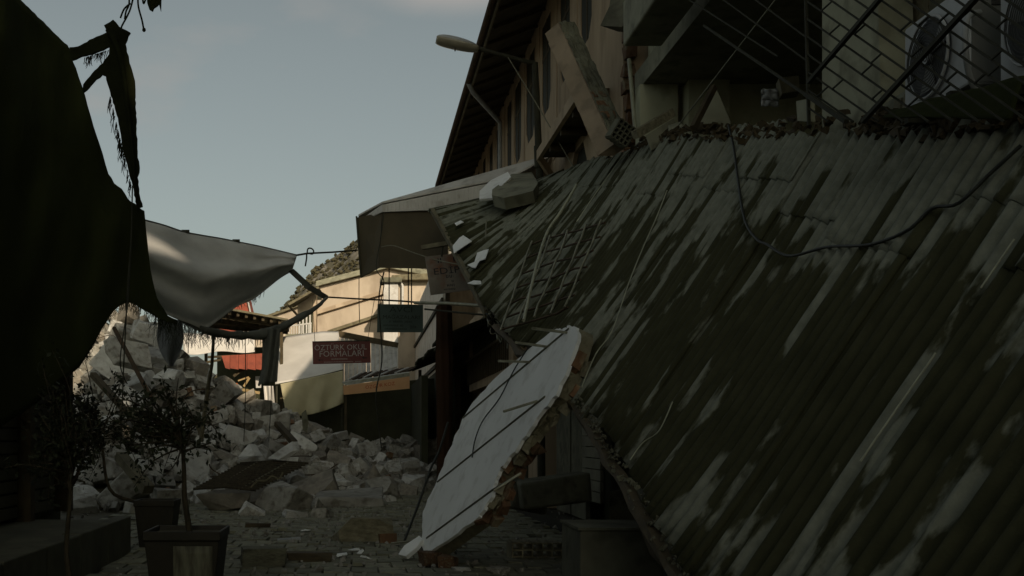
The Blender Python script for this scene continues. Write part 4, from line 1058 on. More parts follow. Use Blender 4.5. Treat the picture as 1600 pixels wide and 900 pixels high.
for k in range(90):
    t = random.random()
    x, y = (lerp(172, 205, t), lerp(150, 290, t)) if k < 60 else (lerp(132, 170, t), lerp(90, 78, t))
    L = random.uniform(8, 34) if k < 60 else random.uniform(6, 20)
    fr.tube([P(x, y, 10.2), P(x - random.uniform(0, 4), y + L * .6, 10.2), P(x - random.uniform(-3, 6), y + L, 10.2)], [.005, .004, .002], 3)
o = mk('frayed_edge', fr, 'black_rag', ts); o['kind'] = 'stuff'
hw = thing('hanging_twisted_wires', 'knot of dark twisted wires and shreds hanging in at the top edge', 'wires', P(220, 0, 10))
for pts in ([(212, -20), (205, 10), (199, 25), (190, 42), (191, 48)], [(200, -20), (202, 5), (197, 18), (195, 30)], [(216, -20), (216, 8), (222, 32), (225, 48)], [(222, -20), (224, 5), (228, -2)], [(204, 5), (194, 14), (188, 28)]):
    mk('wire', MB().tube(smooth_pts([P(x, y, 10) for x, y in pts], 14), .009, 5), 'black_rag', hw)
mk('knot', MB().lathe(P(225, 50, 10), [(.005, 0), (.017, .01), (.016, .03), (.005, .04)], 8), 'black_rag', hw)
fixn(mk('shred', MB().prism([P(228, -20, 10), P(252, -20, 10), P(251, 17, 10), P(248, 5, 10), P(246, 8, 10), P(240, 12, 10), P(238, 17, 10), P(233, 14, 10), P(230, 5, 10)], (0, .03, 0)), 'black_rag', hw))
prop('rope', 'thin rope dangling from the torn black strip down in front of the rubble', 'rope', MB().tube(smooth_pts([P(207, 290, 10.2), P(205, 370, 10.2), P(200, 440, 10.2), P(196, 520, 10.2), P(193, 580, 10.2), P(191, 640, 10.2), P(188, 700, 10.2)], 30), .007, 5), 'rope')
prop('rope', 'second thin rope hanging slightly bowed beside the first in front of the rubble', 'rope', MB().tube(smooth_pts([P(205, 380, 10.25), P(200, 470, 10.3), P(188, 560, 10.3), P(194, 590, 10.3), P(199, 600, 10.3)], 24), .006, 5), 'rope')

# grey sail
T = [(214, 341), (255, 352), (285, 362), (315, 368), (345, 373), (375, 379), (405, 385), (435, 392), (464, 399)]
B = [(232, 470), (262, 492), (295, 505), (321, 513), (343, 499), (372, 478), (398, 466), (436, 436), (456, 424)]
def sail(u, v):
    a, b_ = curve([(*p, 0) for p in T], u), curve([(*p, 0) for p in B], u)
    sag = math.sin(math.pi * v) * (1 - u) * 6
    x, y = lerp(a.x, b_.x, v) - sag * .6, lerp(a.y, b_.y, v)
    left = (1 - u)
    x += -left * 7 * math.sin(math.pi * v) * .3
    d = lerp(13.2, 16.2, u) - .55 * math.sin(math.pi * min(1, v * 1.05)) * math.sin(math.pi * (.15 + .85 * (1 - u) * .8))
    k = v * 5.2 - u * 1.1
    d += (.13 * math.sin(k * 2.6) * math.sin(math.pi * v) ** .7 * (1 - .6 * u)) + .03 * nz(u * 6, v * 9, 0)
    return P(x, y, d)
gs = thing('grey_sail_cloth', 'sagging grey cloth stretched on a rope across the street', 'cloth', P(320, 510, 14))
mk('cloth', MB().grid(sail, 64, 64), 'grey_cloth', gs, solid=.006)
mk('top_hem', MB().tube([sail(i / 40, 0) for i in range(41)], .014, 6), 'dark_cloth', gs)
for u in (.27, .60): mk('peg', MB().box(sail(u, 0) + V((0, 0, .015)), (.10, .03, .035)), 'steel_dark', gs)
fr = MB()
for k in range(34):
    u = random.uniform(.5, .8); p = sail(u, 1)
    fr.tube([p, p + V((random.uniform(-.03, .03), 0, -random.uniform(.02, .09)))], [.006, .002], 3)
o = mk('frayed_edge', fr, 'dark_cloth', gs); o['kind'] = 'stuff'
prop('rope', 'taut rope from the grey sail corner to the canopy', 'rope', MB().tube([P(462, 399, 16.2), P(480, 396, 16.6), P(520, 394, 17.3), P(558, 391, 18)], .016, 6), 'rope')
prop('rope_knot', 'loop knot with a short tail on the taut rope beside the grey sail', 'knot', MB().tube(smooth_pts([P(480, 396, 16.55), P(481, 389, 16.55), P(486, 388, 16.55), P(490, 392, 16.55), P(488, 397, 16.5), P(480, 396, 16.5), P(479, 404, 16.5), P(477, 416, 16.5)], 30), .012, 6), 'rope')
st_ = MB().prism([P(450, 424, 16), P(459, 420, 16), P(486, 445, 16.2), P(513, 462, 16.5), P(507, 468, 16.5), P(480, 452, 16.2)], (0, .02, 0))
prop('cloth_strap', 'flat grey strap running from the sail corner down to the rope knot', 'strap', st_, 'dark_cloth')
# rolled dark hem sagging below, with the hanging cloth
roll = [P(250, 478, 13.6), P(285, 500, 14.0), P(318, 515, 14.3), P(350, 522, 14.8), P(385, 524, 15.2), P(415, 521, 15.5), P(440, 511, 15.8), P(470, 495, 16.1), P(492, 482, 16.3), P(511, 465, 16.5)]
rb = smooth_pts(roll, 60)
rl = thing('rolled_cloth', 'dark rolled cloth sagging between the grey sail and the rope knot', 'cloth', rb[20])
mk('roll', MB().tube([p + V((0, 0, .012 * nz(i, 0, 0, s=.6))) for i, p in enumerate(rb)], [.022 + .045 * math.sin(math.pi * min(1, i / 60)) ** 1.2 * (1 + .5 * nz(i, 3, 0, s=.5)) for i in range(61)], 8), 'dark_cloth', rl)
fr = MB()
for k in range(80):
    i = random.randint(14, 46); p = rb[i] + V((random.uniform(-.05, .05), 0, -.03))
    L = random.uniform(.05, .22) if i < 34 else random.uniform(.02, .08)
    fr.tube([p, p + V((random.uniform(-.02, .02), 0, -L * .6)), p + V((random.uniform(-.05, .05), 0, -L))], [.008, .005, .002], 3)
o = mk('frayed_edge', fr, 'dark_cloth', rl); o['kind'] = 'stuff'
net = MB()
for k in range(170):
    x = random.uniform(238, 322); t = (x - 238) / 92
    y0 = lerp(485, 520, t); L = random.uniform(20, 62) * (1 - .55 * t)
    net.tube([P(x, y0, 13.8), P(x + random.uniform(-6, 6), y0 + L * .5, 13.85), P(x + random.uniform(-12, 12), y0 + L, 13.9)], [.0035, .003, .002], 3)
o = mk('torn_netting', net, 'dark_cloth', rl); o['kind'] = 'stuff'
def hang(u, v):
    x0 = lerp(411, 408, v) if v < .7 else lerp(408.9, 403, (v - .7) / .3); x1 = lerp(438, 433, v)
    return P(lerp(x0, x1, u), lerp(513, lerp(602, 596, u) + 4 * nz(u * 8, 0, 0), v), 15.4 + .06 * math.sin(u * 9 + v * 2))
tag(mk('hanging_cloth', MB().grid(hang, 16, 24), 'dark_cloth', solid=.006), 'narrow dark cloth hanging down from the rolled hem in front of the red wall', 'cloth')
prop('pale_cloth', 'pale tear-shaped cloth hanging over the top of the rubble heap', 'cloth', MB().grid(lambda u, v: P(lerp(266 - 21 * math.sin(math.pi * min(.98, .25 + v * .75)) ** .8, 268 + 19 * math.sin(math.pi * min(.97, .25 + v * .75)) ** .8, u), lerp(500, 572, v), 14.6 + .06 * math.sin(u * 7 + v * 3)), 16, 20), 'pale_cloth', solid=.006)
prop('rope', 'rope running right from the knot behind the green sign', 'rope', MB().tube(smooth_pts([P(508, 464, 16.5), P(560, 467, 16.3), P(620, 470, 16), P(660, 473, 15.4)], 20), .014, 6), 'rope')
prop('support_pole', 'thin leaning timber pole below the rolled dark cloth', 'pole', MB().tube([P(334, 524, 15.0), P(331, 570, 15.3), P(324, 610, 15.5), P(314, 690, 15.6)], [.022, .025, .03, .035], 7), 'wood_grey')
for lab, pts in (('thin wire hanging left of the leaning timber pole', [(294, 520), (294, 552)]), ('thin wire hanging through the middle of the red roofs', [(383, 522), (384, 600), (383, 640), (381, 690)]), ('thin wire hanging beside the white awning', [(424, 600), (423, 640), (420, 690)])):
    prop('wire', lab, 'wire', MB().tube([P(x, y, 15.4) for x, y in pts], .006, 4), 'rope')

# ================================================================== FAR BUILDINGS IN THE SUN
DF = 46.0
cb = thing('cream_gable_building', 'sunlit cream building with three sloping ledges on its side wall below the hill', 'building', P(575, 679, DF + 3))
wl_ = [(483, 700), (483, 490), (488, 466), (496, 449), (560, 433), (604, 420), (668, 432), (668, 700)]
fixn(mk('wall', MB().prism([P(x, y, DF) for x, y in wl_], (0, 7, 0)), 'plaster_cream', cb))
def ledge(a, b, w, m, parent, d=DF, out=.25, nm='ledge'):
    fixn(mk(nm, MB().prism([P(*a, d), P(*b, d), P(b[0], b[1] + w, d), P(a[0], a[1] + w, d)], (0, -out, 0)), m, parent))
ledge((494, 444), (606, 415), 5, 'concrete', cb, out=.35, nm='roof_edge'); ledge((606, 415), (668, 427), 5, 'concrete', cb, out=.35, nm='roof_edge')
ledge((486, 489), (606, 452), 6, 'plaster_cream_dirty', cb, nm='ledge'); ledge((512, 517), (606, 486), 5, 'wood_grey', cb, nm='ledge')
mk('roof', MB().prism([P(494, 443, DF - .3), P(606, 414, DF - .3), P(668, 426, DF - .3), P(668, 422, DF - .3), P(606, 410, DF - .3), P(494, 439, DF - .3)], (0, 7.5, 0)), 'concrete', cb)
mk('downpipe', MB().tube([P(484, 455, DF - .2), P(489, 468, DF - .2), P(492, 476, DF - .2), P(492, 500, DF - .2)], .05, 6), 'white_metal', cb)
w = mk('window', MB().prism([P(494, 460, DF - .02), P(503, 460, DF - .02), P(503, 468, DF - .02), P(494, 468, DF - .02)], (0, -.03, 0)), 'pane_dark', cb)
# wing on its left with the deep eave
wg = thing('eaved_wing', 'small cream building with deep sloping eave and a balcony, left of the gable wall', 'building', P(465, 679, 44))
fixn(mk('wall', MB().prism([P(465, 700, 44.2), P(465, 476, 44.2), P(482, 466, 44.2), P(494, 452, 44.2), P(494, 700, 44.2)], (0, 1.2, 0)), 'plaster_cream_dirty', wg))
fixn(mk('eave', MB().prism([P(450, 474, 42.5), P(497, 447, 42.5), P(499, 450, 42.5), P(452, 477, 42.5)], (0, 2.5, .2)), 'wood_grey', wg))
mk('bracket', MB().tube([P(452, 478, 42.7), P(466, 494, 44.1)], .05, 5), 'wood_dark', wg)
for k in range(4): mk('window_bar', MB().bar(P(468 + k * 5.5, 492, 44.1), P(468 + k * 5.5, 524, 44.1), .06, .06), 'white_metal', wg)
mk('opening', MB().prism([P(466, 490, 44.19), P(489, 486, 44.19), P(489, 530, 44.19), P(466, 530, 44.19)], (0, -.02, 0)), 'void_dark', wg)
bal = mk('balcony', MB().prism([P(446, 522, 42.2), P(487, 520, 42.2), P(487, 524, 42.2), P(446, 526, 42.2)], (0, 1.9, 0)), 'concrete', wg)
mk('handrail', MB().bar(P(447, 510, 42.2), P(487, 505, 42.2), .06, .05), 'white_metal', bal)
for k in range(11): mk('baluster', MB().bar(P(448 + k * 3.8, 509.5 - k * .4, 42.2), P(448 + k * 3.8, 522, 42.2), .03, .03), 'white_metal', bal)
lw = thing('low_cream_house', 'low sunlit cream house at the left foot of the hill', 'building', P(435, 679, 52))
fixn(mk('wall', MB().prism([P(380, 700, 52), P(380, 506, 52), P(420, 494, 52), P(452, 481, 52), P(470, 477, 52), P(470, 700, 52)], (0, 6, 0)), 'plaster_cream', lw))
fixn(mk('roof', MB().prism([P(378, 505, 51.7), P(420, 491, 51.7), P(471, 474, 51.7), P(471, 477, 51.7), P(420, 495, 51.7), P(378, 509, 51.7)], (0, 6.6, 0)), 'wood_grey', lw))
pc = thing('white_pillar', 'white square pillar with grey cap standing behind the green sign', 'pillar', P(610, 679, 40))
mk('shaft', MB().prism([P(599.5, 690, 40), P(599.5, 438, 40), P(622, 438, 40), P(622, 690, 40)], (0, .5, 0)), 'white_metal', pc)
mk('cap', MB().prism([P(594, 441, 39.8), P(594, 433, 39.8), P(628, 433, 39.8), P(628, 441, 39.8)], (0, .9, 0)), 'concrete_dark', pc, bevel=.03)
pk = thing('pink_house', 'sunlit pinkish house wall with a downpipe between pillar and metal fence', 'building', P(645, 679, 41))
mk('wall', MB().prism([P(622.5, 700, 42), P(622.5, 436, 42), P(720, 436, 42), P(720, 700, 42)], (0, 5, 0)), 'plaster_cream', pk)
mk('roof', MB().prism([P(612, 437, 41.5), P(612, 430, 41.5), P(722, 424, 41.5), P(722, 436, 41.5)], (0, 6, 0)), 'wood_grey', pk)
mk('downpipe', MB().tube([P(623, 436, 41.8), P(629, 446, 41.8), P(629, 520, 41.8)], .05, 6), 'white_metal', pk)
# ribbed fence on the right with rails
fz = thing('ribbed_fence', 'tall pale ribbed metal screen on the right behind the maroon rolled cloth', 'fence', (2.05, 33, 0))
for k in range(34):
    yy = 27.2 + k * .42
    z0, z1 = CAMZ + 1.7, CAMZ + 4.7
    mk('panel', MB().bb(2.02, 2.08, yy, yy + .37, z0, z1), 'white_metal' if k % 3 else 'ribbed_pale', fz)
mk('rail', MB().bb(1.96, 2.015, 27, 41.5, CAMZ + 3.3, CAMZ + 3.4).bb(1.96, 2.015, 27, 41.5, CAMZ + 1.8, CAMZ + 1.9), 'steel_dark', fz)
mk('base_wall', MB().bb(1.98, 2.3, 27, 41.5, -0.03, CAMZ + 1.69), 'void_dark', fz)
fs_ = thing('far_shop', 'dark brown shop building beyond the tan building, behind the maroon rolled cloth', 'building', (4.2, 35, 0))
mk('wall', MB().bb(2.32, 6.2, 28.75, 41.4, -0.03, 5.5), 'plaster_tan', fs_)
mk('roof', MB().bb(2.2, 6.3, 28.7, 41.5, 5.503, 5.65), 'concrete_dark', fs_)
mk('shop_opening', MB().bb(2.6, 5.2, 28.70, 28.747, 0.02, 2.9), 'void_dark', fs_)
# dark awning over the stalls on the right
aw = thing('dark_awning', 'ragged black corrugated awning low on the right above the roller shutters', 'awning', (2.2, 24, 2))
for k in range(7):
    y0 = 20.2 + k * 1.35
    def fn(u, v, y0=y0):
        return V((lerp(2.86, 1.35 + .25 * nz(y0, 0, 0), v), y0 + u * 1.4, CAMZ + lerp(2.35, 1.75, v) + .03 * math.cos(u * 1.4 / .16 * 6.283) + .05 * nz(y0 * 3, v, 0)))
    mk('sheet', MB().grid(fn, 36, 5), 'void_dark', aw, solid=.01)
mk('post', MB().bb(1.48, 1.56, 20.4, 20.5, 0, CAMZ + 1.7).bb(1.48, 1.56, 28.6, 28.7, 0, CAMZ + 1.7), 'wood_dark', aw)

# white awning stall and yellow cloth
DW = 29.0
wa = thing('white_awning', 'sunlit white tarpaulin awning sloping towards the street', 'awning', P(480, 640, DW))
def awn(u, v):
    x = lerp(lerp(436, 430, v), lerp(529, 536, v), u); y = lerp(lerp(527, 518, min(1, u * 1.4)), lerp(600, 577, u), v) + 1.3 * math.sin(u * 3.14) * v
    return P(x, y, lerp(31.0, 28.6, v) + .05 * nz(u * 4, v * 4, 2))
mk('tarpaulin', MB().grid(awn, 24, 20), 'white_sheet', wa, solid=.01)
for u in (.02, .5, .98):
    q0 = awn(u, 1); mk('post', MB().bar((q0.x, q0.y + .06, 0), (q0.x, q0.y + .06, q0.z - .02), .05, .05), 'steel_dark', wa)
mk('rail', MB().tube([awn(i / 10, 1) - V((0, 0, .02)) for i in range(11)], .02, 6), 'steel_dark', wa)
def yel(u, v):
    x = lerp(lerp(438, 448, v), lerp(536, 537, v), u); yb2 = lerp(652, 630, u) + 5 * math.sin(u * 3.14)
    return P(x, lerp(lerp(600, 579, u), yb2, v), 28.45 + .07 * math.sin(u * 16 + v * 3) * v + .03 * nz(u * 9, v * 3, 0))
tag(mk('yellow_cloth', MB().grid(yel, 60, 24), 'yellow_cloth', solid=.006), 'yellow cloth hanging under the white awning in the street stall', 'cloth')
# metal lean-to beside it
ml = thing('ribbed_lean_to', 'pale ribbed metal roof sheet sloping beside the white awning', 'roof', P(575, 600, 30))
for k in range(13):
    xa, xb = 531 + k * 6.9, 531 + (k + 1) * 6.9
    def edge(x): return lerp(523, 541, (x - 531) / 90), lerp(603, 572, (x - 531) / 90)
    (ya, yb3), (yc, yd) = edge(xa), edge(xb)
    fixn(mk('sheet', MB().prism([P(xa + .3, ya, 31.2), P(xb - .3, yc, 31.2), P(xb - .3, yd, 29.4), P(xa + .3, yb3, 29.4)], (0, .03, -.04)), 'ribbed_pale', ml))
mk('ridge_beam', MB().bar(P(527, 521, 31.1), P(622, 540, 31.1), .1, .16), 'wood_dark', ml)
# stall under it with the orange sign
sd = thing('street_stall', 'dark open stall with slatted canopy below the white awning', 'stall', P(560, 690, 28))
fixn(mk('canopy_edge', MB().prism([P(534, 598, 26.6), P(540, 602, 26.4), P(640, 588, 25.6), P(640, 582, 25.6)], (0, .5, .05)), 'steel', sd))
for k in range(12):
    x = 538 + k * 8.2
    mk('slat', MB().bar(P(x + 6, 594 - k * 1.2, 27.2), P(x + 26, 583 - k * .9, 28.6), .06, .04), 'rust' if k % 3 else 'ribbed_pale', sd)
mk('back_wall', MB().prism([P(444, 705, 30.6), P(444, 612, 30.6), P(690, 590, 30.0), P(690, 705, 30.0)], (0, .2, 0)), 'void_dark', sd)
mk('side_wall', MB().bb(1.35, 1.5, 24.8, 30, -0.03, 2.5), 'void_dark', sd)
mk('post', MB().bar(P(540, 705, 26.6), P(540, 602, 26.6), .06, .06), 'wood_dark', sd)
mk('counter', MB().bb(-.9, .9, 27.4, 27.9, 0, .8), 'wood_dark', sd)
q = [P(536, 603, 26.3), P(640, 588, 25.5), P(640, 607, 25.5), P(537, 617, 26.3)]
t = board('orange_sign', 'orange fascia sign with red lettering over the dark stall', q, 'sign_orange', .03)
sgn(q, 'ÖZGÜR KOZ', .56, .48, .44, .46, 'sign_orange_text', t)

# red roofs and wrecked shed left of the hanging cloth
DR = 33.0
rh = thing('red_house', 'house with red roof and red panel wall half hidden behind the wrecked shed', 'building', P(370, 679, DR))
fixn(mk('roof', MB().prism([P(352, 486, DR + 2), P(375, 470, DR + 2.5), P(386, 471, DR + 2.5), P(391, 492, DR + 2)], (0, 1.2, .2)), 'tile_red', rh))
fixn(mk('roof_edge', MB().prism([P(386, 468, DR + 2.3), P(388, 468, DR + 2.3), P(393, 492, DR + 1.8), P(391, 492, DR + 1.8)], (0, .2, 0)), 'white_metal', rh))
for k in range(5):
    xa, xb = 346 + k * 13.4, 346 + (k + 1) * 13.4
    fixn(mk('wall_panel', MB().prism([P(xa + .25, 556 - k * .8, 28.3), P(xb - .25, 555 - k * .8, 28.3), P(xb - .25, 577 + k * .4, 28.3), P(xa + .25 + (6 if k == 0 else 0), 575 + k * .4, 28.3)], (0, .12, 0)), 'tile_red', rh))
mk('body', MB().bb(P(335, 679, DR).x, P(440, 679, DR).x, DR + .6, DR + 5, -0.03, CAMZ + 2.7), 'void_dark', rh)
sdh = thing('wrecked_shed', 'wrecked timber shed roof with exposed rafters behind the grey sail', 'shed', P(370, 560, 30))
ra, rb_, rc, rd_ = P(346, 483, 29.0), P(450, 502, 29.0), P(450, 513, 33), P(316, 517, 33)
fixn(mk('roof_boards', MB().prism([ra, rb_, rc, rd_], (0, .0, .05)), 'wood_grey', sdh))
for k in range(9):
    t_ = k / 8; mk('rafter', MB().bar(ra.lerp(rb_, t_) - V((0, 0, .06)), rd_.lerp(rc, t_) - V((0, 0, .06)), .07, .10), 'wood_dark', sdh)
for k in range(4): mk('purlin', MB().bar(ra.lerp(rd_, .1 + k * .28) - V((0, 0, .15)), rb_.lerp(rc, .1 + k * .28) - V((0, 0, .15)), .05, .06), 'wood_dark', sdh)
fixn(mk('red_flashing', MB().prism([P(324, 513, 29.3), P(345, 514, 29.3), P(378, 518, 29.3), P(378, 521, 29.3), P(324, 517, 29.3)], (0, .1, 0)), 'tile_red', sdh))
mk('edge_batten', MB().bar(ra + V((0, -.1, .03)), rb_ + V((0, -.1, .03)), .08, .05), 'wood_grey', sdh)
for x in (322, 440): mk('post', MB().bar(P(x, 517, 29.6), P(x, 735, 29.6), .08, .08), 'wood_dark', sdh)
prop('white_sheet', 'sunlit white sheet slung below the wrecked shed roof', 'sheet', MB().grid(lambda u, v: P(lerp(286, 398, u), lerp(lerp(520, 527, u), lerp(553, 549, u) + 2 * math.sin(u * 9), v), 28.8 - .3 * v + .06 * nz(u * 8, v * 3, 0)), 30, 8), 'white_sheet', solid=.01)
random.seed(31)
for lab, a, b, m, w in (
    ('orange timber fallen across the gap below the red wall', (362, 606), (386, 626), 'wood_orange', .09), ('second orange timber above the fallen one below the red wall', (368, 600), (374, 608), 'wood_orange', .10),
    ('light new timber lying level below the red wall', (374, 608), (406, 614), 'wood_new', .07), ('short light timber standing askew below the red wall', (381, 604), (390, 590), 'wood_new', .06),
    ('thin light lath leaning left below the red wall', (372, 595), (389, 589), 'wood_new', .04), ('dark timber propped under the red wall', (365, 588), (381, 576), 'wood_dark', .07),
    ('long dark pole crossing under the white sheet', (323, 566), (396, 553), 'wood_dark', .06), ('long dark pole crossing lower beneath the white sheet', (325, 558), (368, 556), 'wood_dark', .06)):
    prop('timber', lab, 'timber', MB().bar(P(*a, 28.6), P(*b, 28.6), w, w), m)
prop('cream_board', 'pale cream board standing in the wreckage beside the hanging dark cloth', 'board', MB().prism([P(399, 588, 29), P(408, 588, 29), P(408, 606, 29), P(400, 606, 29)], (0, .05, 0)), 'white_metal')
prop('cream_rag', 'white rag hanging below the left end of the white awning', 'rag', MB().grid(lambda u, v: P(lerp(412, 427, u) + 3 * v, lerp(603, 640, v), 27.8 + .1 * math.sin(u * 8)), 12, 12), 'white_sheet', solid=.01)
# ================================================================== RUBBLE
random.seed(77)
def stone_mesh(seed, m, sx, sy, sz, cuts=3, rough=.03):
    rnd = random.Random(seed); bm = bmesh.new()
    bmesh.ops.create_cube(bm, size=1.0)
    for v in bm.verts: v.co = V((v.co.x * sx, v.co.y * sy, v.co.z * sz)) + V([rnd.uniform(-.10, .10) for _ in range(3)])
    for k in range(cuts):
        n_ = V([rnd.gauss(0, 1) for _ in range(3)]).normalized()
        ext = sum(abs(a) * b for a, b in zip(n_, (sx, sy, sz))) / 2
        g_ = bmesh.ops.bisect_plane(bm, geom=bm.verts[:] + bm.edges[:] + bm.faces[:], plane_co=n_ * ext * rnd.uniform(.55, .85), plane_no=n_, clear_outer=True)
        es = [e for e in g_['geom_cut'] if isinstance(e, bmesh.types.BMEdge)]
        if es: bmesh.ops.edgeloop_fill(bm, edges=es)
    bmesh.ops.triangulate(bm, faces=bm.faces[:])
    bmesh.ops.bevel(bm, geom=bm.edges[:], offset=.025, segments=1, affect='EDGES', clamp_overlap=True)
    bmesh.ops.triangulate(bm, faces=bm.faces[:])
    bmesh.ops.subdivide_edges(bm, edges=[e for e in bm.edges if e.calc_length() > .25], cuts=1)
    ph = V((seed * 3.7, 0, 0))
    for v in bm.verts: v.co += v.co.normalized() * rough * noise.noise(v.co * 4 + ph) * 1.6
    bmesh.ops.recalc_face_normals(bm, faces=bm.faces)
    me = bpy.data.meshes.new('stone'); bm.to_mesh(me); bm.free(); me.materials.append(M[m]); return me
stones = []
for k in range(20):
    m = ('stone', 'stone', 'stone_pale', 'stone_brown')[k % 4]
    rnd = random.Random(k * 7 + 1)
    stones.append(stone_mesh(k + 1, m, rnd.uniform(.85, 1.35), rnd.uniform(.7, 1.05), rnd.uniform(.5, .9), rnd.randint(2, 5)))
slabs = [stone_mesh(100 + k, ('stone_pale', 'stone', 'stone_pale', 'stone')[k % 4], 1.4, .95, .32, 2) for k in range(4)]
# the heap: crest and foot seen across the street
crest = [(100, 560), (150, 528), (172, 492), (188, 478), (215, 490), (240, 512), (265, 545), (290, 562), (320, 580), (350, 600), (380, 618), (410, 634), (450, 646), (480, 662), (520, 676), (560, 692), (600, 690), (640, 690), (700, 694)]
foot = [(100, 800), (200, 796), (300, 790), (420, 800), (480, 800), (520, 792), (600, 788), (650, 772), (700, 760)]
def heap(x, t):
    """t = 0 at the foot, 1 at the crest"""
    yf, yc = interp(foot, x), interp(crest, x)
    df = 1.15 * FPX / (yf - VY); dc = interp([(100, 24), (200, 23), (300, 23.5), (420, 25), (520, 26), (700, 27)], x)
    t2 = t ** .85
    return P(x, lerp(yf, yc, t), lerp(df, dc, t2))
hb2 = MB().grid(lambda u, v: heap(lerp(60, 720, u), v * .97) + V((0, .55 + .25 * nz(u * 20, v * 12, 0), -.10 + .18 * nz(u * 26, v * 16, 4))), 90, 36, smooth=False)
hm = tag(mk('rubble_mound', hb2, 'dust', origin=(-2, 20, 0)), 'mound of dust and crushed rubble under the stone blocks', 'rubble', kind='stuff')
bk = MB().grid(lambda u, v: heap(lerp(60, 720, u), .97) + V((0, .55 + v * 5, -.1 - v * 4)), 60, 6)
mk('back_slope', bk, 'dust', hm)
placed = []
def zone(x, y, me, s):
    col = {'stone': 'grey', 'stone_pale': 'pale', 'stone_brown': 'brown'}[me.materials[0].name]
    size = 'large' if s > .5 else ('middling' if s > .3 else 'small')
    kind = 'flat slab' if me in slabs else 'stone block'
    if x < 270: pl = 'on the tall left part of the rubble heap' if y < 640 else 'low on the left of the rubble heap behind the plants'
    elif x < 450: pl = 'in the middle of the rubble heap below the hanging cloths' if y < 690 else 'at the foot of the rubble heap around the reed mat'
    elif x < 580: pl = 'on the rubble heap in front of the yellow cloth' if y < 745 else 'at the rubble foot right of the reed mat'
    else: pl = 'at the right end of the rubble heap below the green sign'
    return f'{size} {col} {kind} {pl}', f'{size} {col} {kind}s {pl}'
def put(me, p, s, rot=None, name='stone_block', label=None, group=None, px=None):
    R = Euler(rot if rot else (random.gauss(0, .45), random.gauss(0, .45), random.uniform(0, 6.28))).to_matrix().to_4x4()
    S = Matrix.Diagonal((s * random.uniform(.9, 1.15), s * random.uniform(.85, 1.1), s * random.uniform(.85, 1.1), 1))
    o = inst(name, me, None, Matrix.Translation(p) @ R @ S)
    if label is None: label, group = zone(*px, me, s)
    tag(o, label, 'stone', group); return o
HERO = (
    ('large pale square slab near the top left of the rubble heap', 200, 552, 20.0, .50, slabs[1], (1.15, .15, .5)),
    ('pale flat slab tilted below the large square slab on the heap', 192, 620, 18.8, .50, slabs[0], (.75, .5, .2)),
    ('block with a white top face high on the rubble heap', 240, 522, 21.5, .50, stones[2], (.3, .3, .4)),
    ('pale chalky block below the hanging pale cloth', 268, 592, 20, .50, stones[6], (.2, .6, 1.2)),
    ('big rounded boulder at the foot of the heap beside the street', 448, 784, 16.4, .56, stones[5], (.3, .35, .9)),
    ('long squared ashlar block lying across the foot of the heap', 545, 780, 17.2, .80, slabs[3], (.05, .02, .08)),
    ('wide brown block beside the reed mat at the foot of the heap', 345, 782, 16.2, .52, stones[3], (.1, .05, .2)),
    ('small pale stone on the paving in front of the heap', 395, 802, 15.2, .25, stones[2], (.5, .6, .3)),
    ('pale lying stone with dark neighbour on the paving edge', 462, 806, 14.9, .30, stones[10], (.1, .2, .3)),
    ('low grey stone on the paving beside the pale lying stone', 500, 806, 14.8, .34, stones[1], (.1, .2, 1.3)),
    ('dark oblong concrete block with a flat top behind the potted tree', 224, 795, 14.2, .40, slabs[1], (.02, .03, .1)),
    ('square grey block behind the dark oblong one at the heap foot', 262, 785, 15.4, .42, stones[0], (.1, .1, .4)))
for h in HERO: placed.append((P(h[1], h[2], h[3]), h[4] * 1.1))
for lo_, hi_, want, sep in ((.52, .80, 44, .47), (.34, .52, 92, .44), (.22, .34, 110, .40), (.14, .22, 44, .34)):
    got = tries = 0
    while got < want and tries < 4000:
        tries += 1
        x = random.uniform(105, 705); t = random.random() ** .9
        s = random.uniform(lo_, hi_) * (1 if x < 430 else .82)
        if t > .93: s = min(s, .45)
        p = heap(x, t)
        y = interp(foot, x) * (1 - t) + interp(crest, x) * t
        if any(math.sqrt((p.x - q.x) ** 2 + 1.2 * (p.z - q.z) ** 2 + .12 * (p.y - q.y) ** 2) < (s + r) * sep for q, r in placed): continue
        placed.append((p, s)); got += 1
        put(random.choice(slabs) if random.random() < .08 and .3 < s < .55 else random.choice(stones), p + V((0, .05, s * .02)), s, px=(x, y))
# conspicuous blocks
for lab, x, y, d, s, me, rot in HERO:
    put(me, P(x, y, d), s, rot, 'stone_block', lab)
# small rubble and gravel
gv = MB()
for k in range(2600):
    if k < 1500:
        x, t = random.uniform(90, 715), random.uniform(-.02, 1); p = heap(x, max(0, t)) + V((0, .25, .02)); s = random.uniform(.03, .13)
    else:
        d = random.uniform(8.2, 17.5); p = V((random.gauss(-.2, 1.6), d, .03)); s = random.uniform(.008, .035) * (1.6 if random.random() < .06 else 1)
        if p.x < -2.1 and p.y < 10.5: continue
    gv.box(p, (s * random.uniform(.8, 1.6), s, s * random.uniform(.5, 1)), Euler((random.random() * 3, random.random() * 3, random.random() * 3)).to_matrix(), jit=s * .22)
tag(mk('gravel', gv, 'stone', origin=(0, 15, 0)), 'loose gravel and stone chips over the heap and paving', 'gravel', kind='stuff')

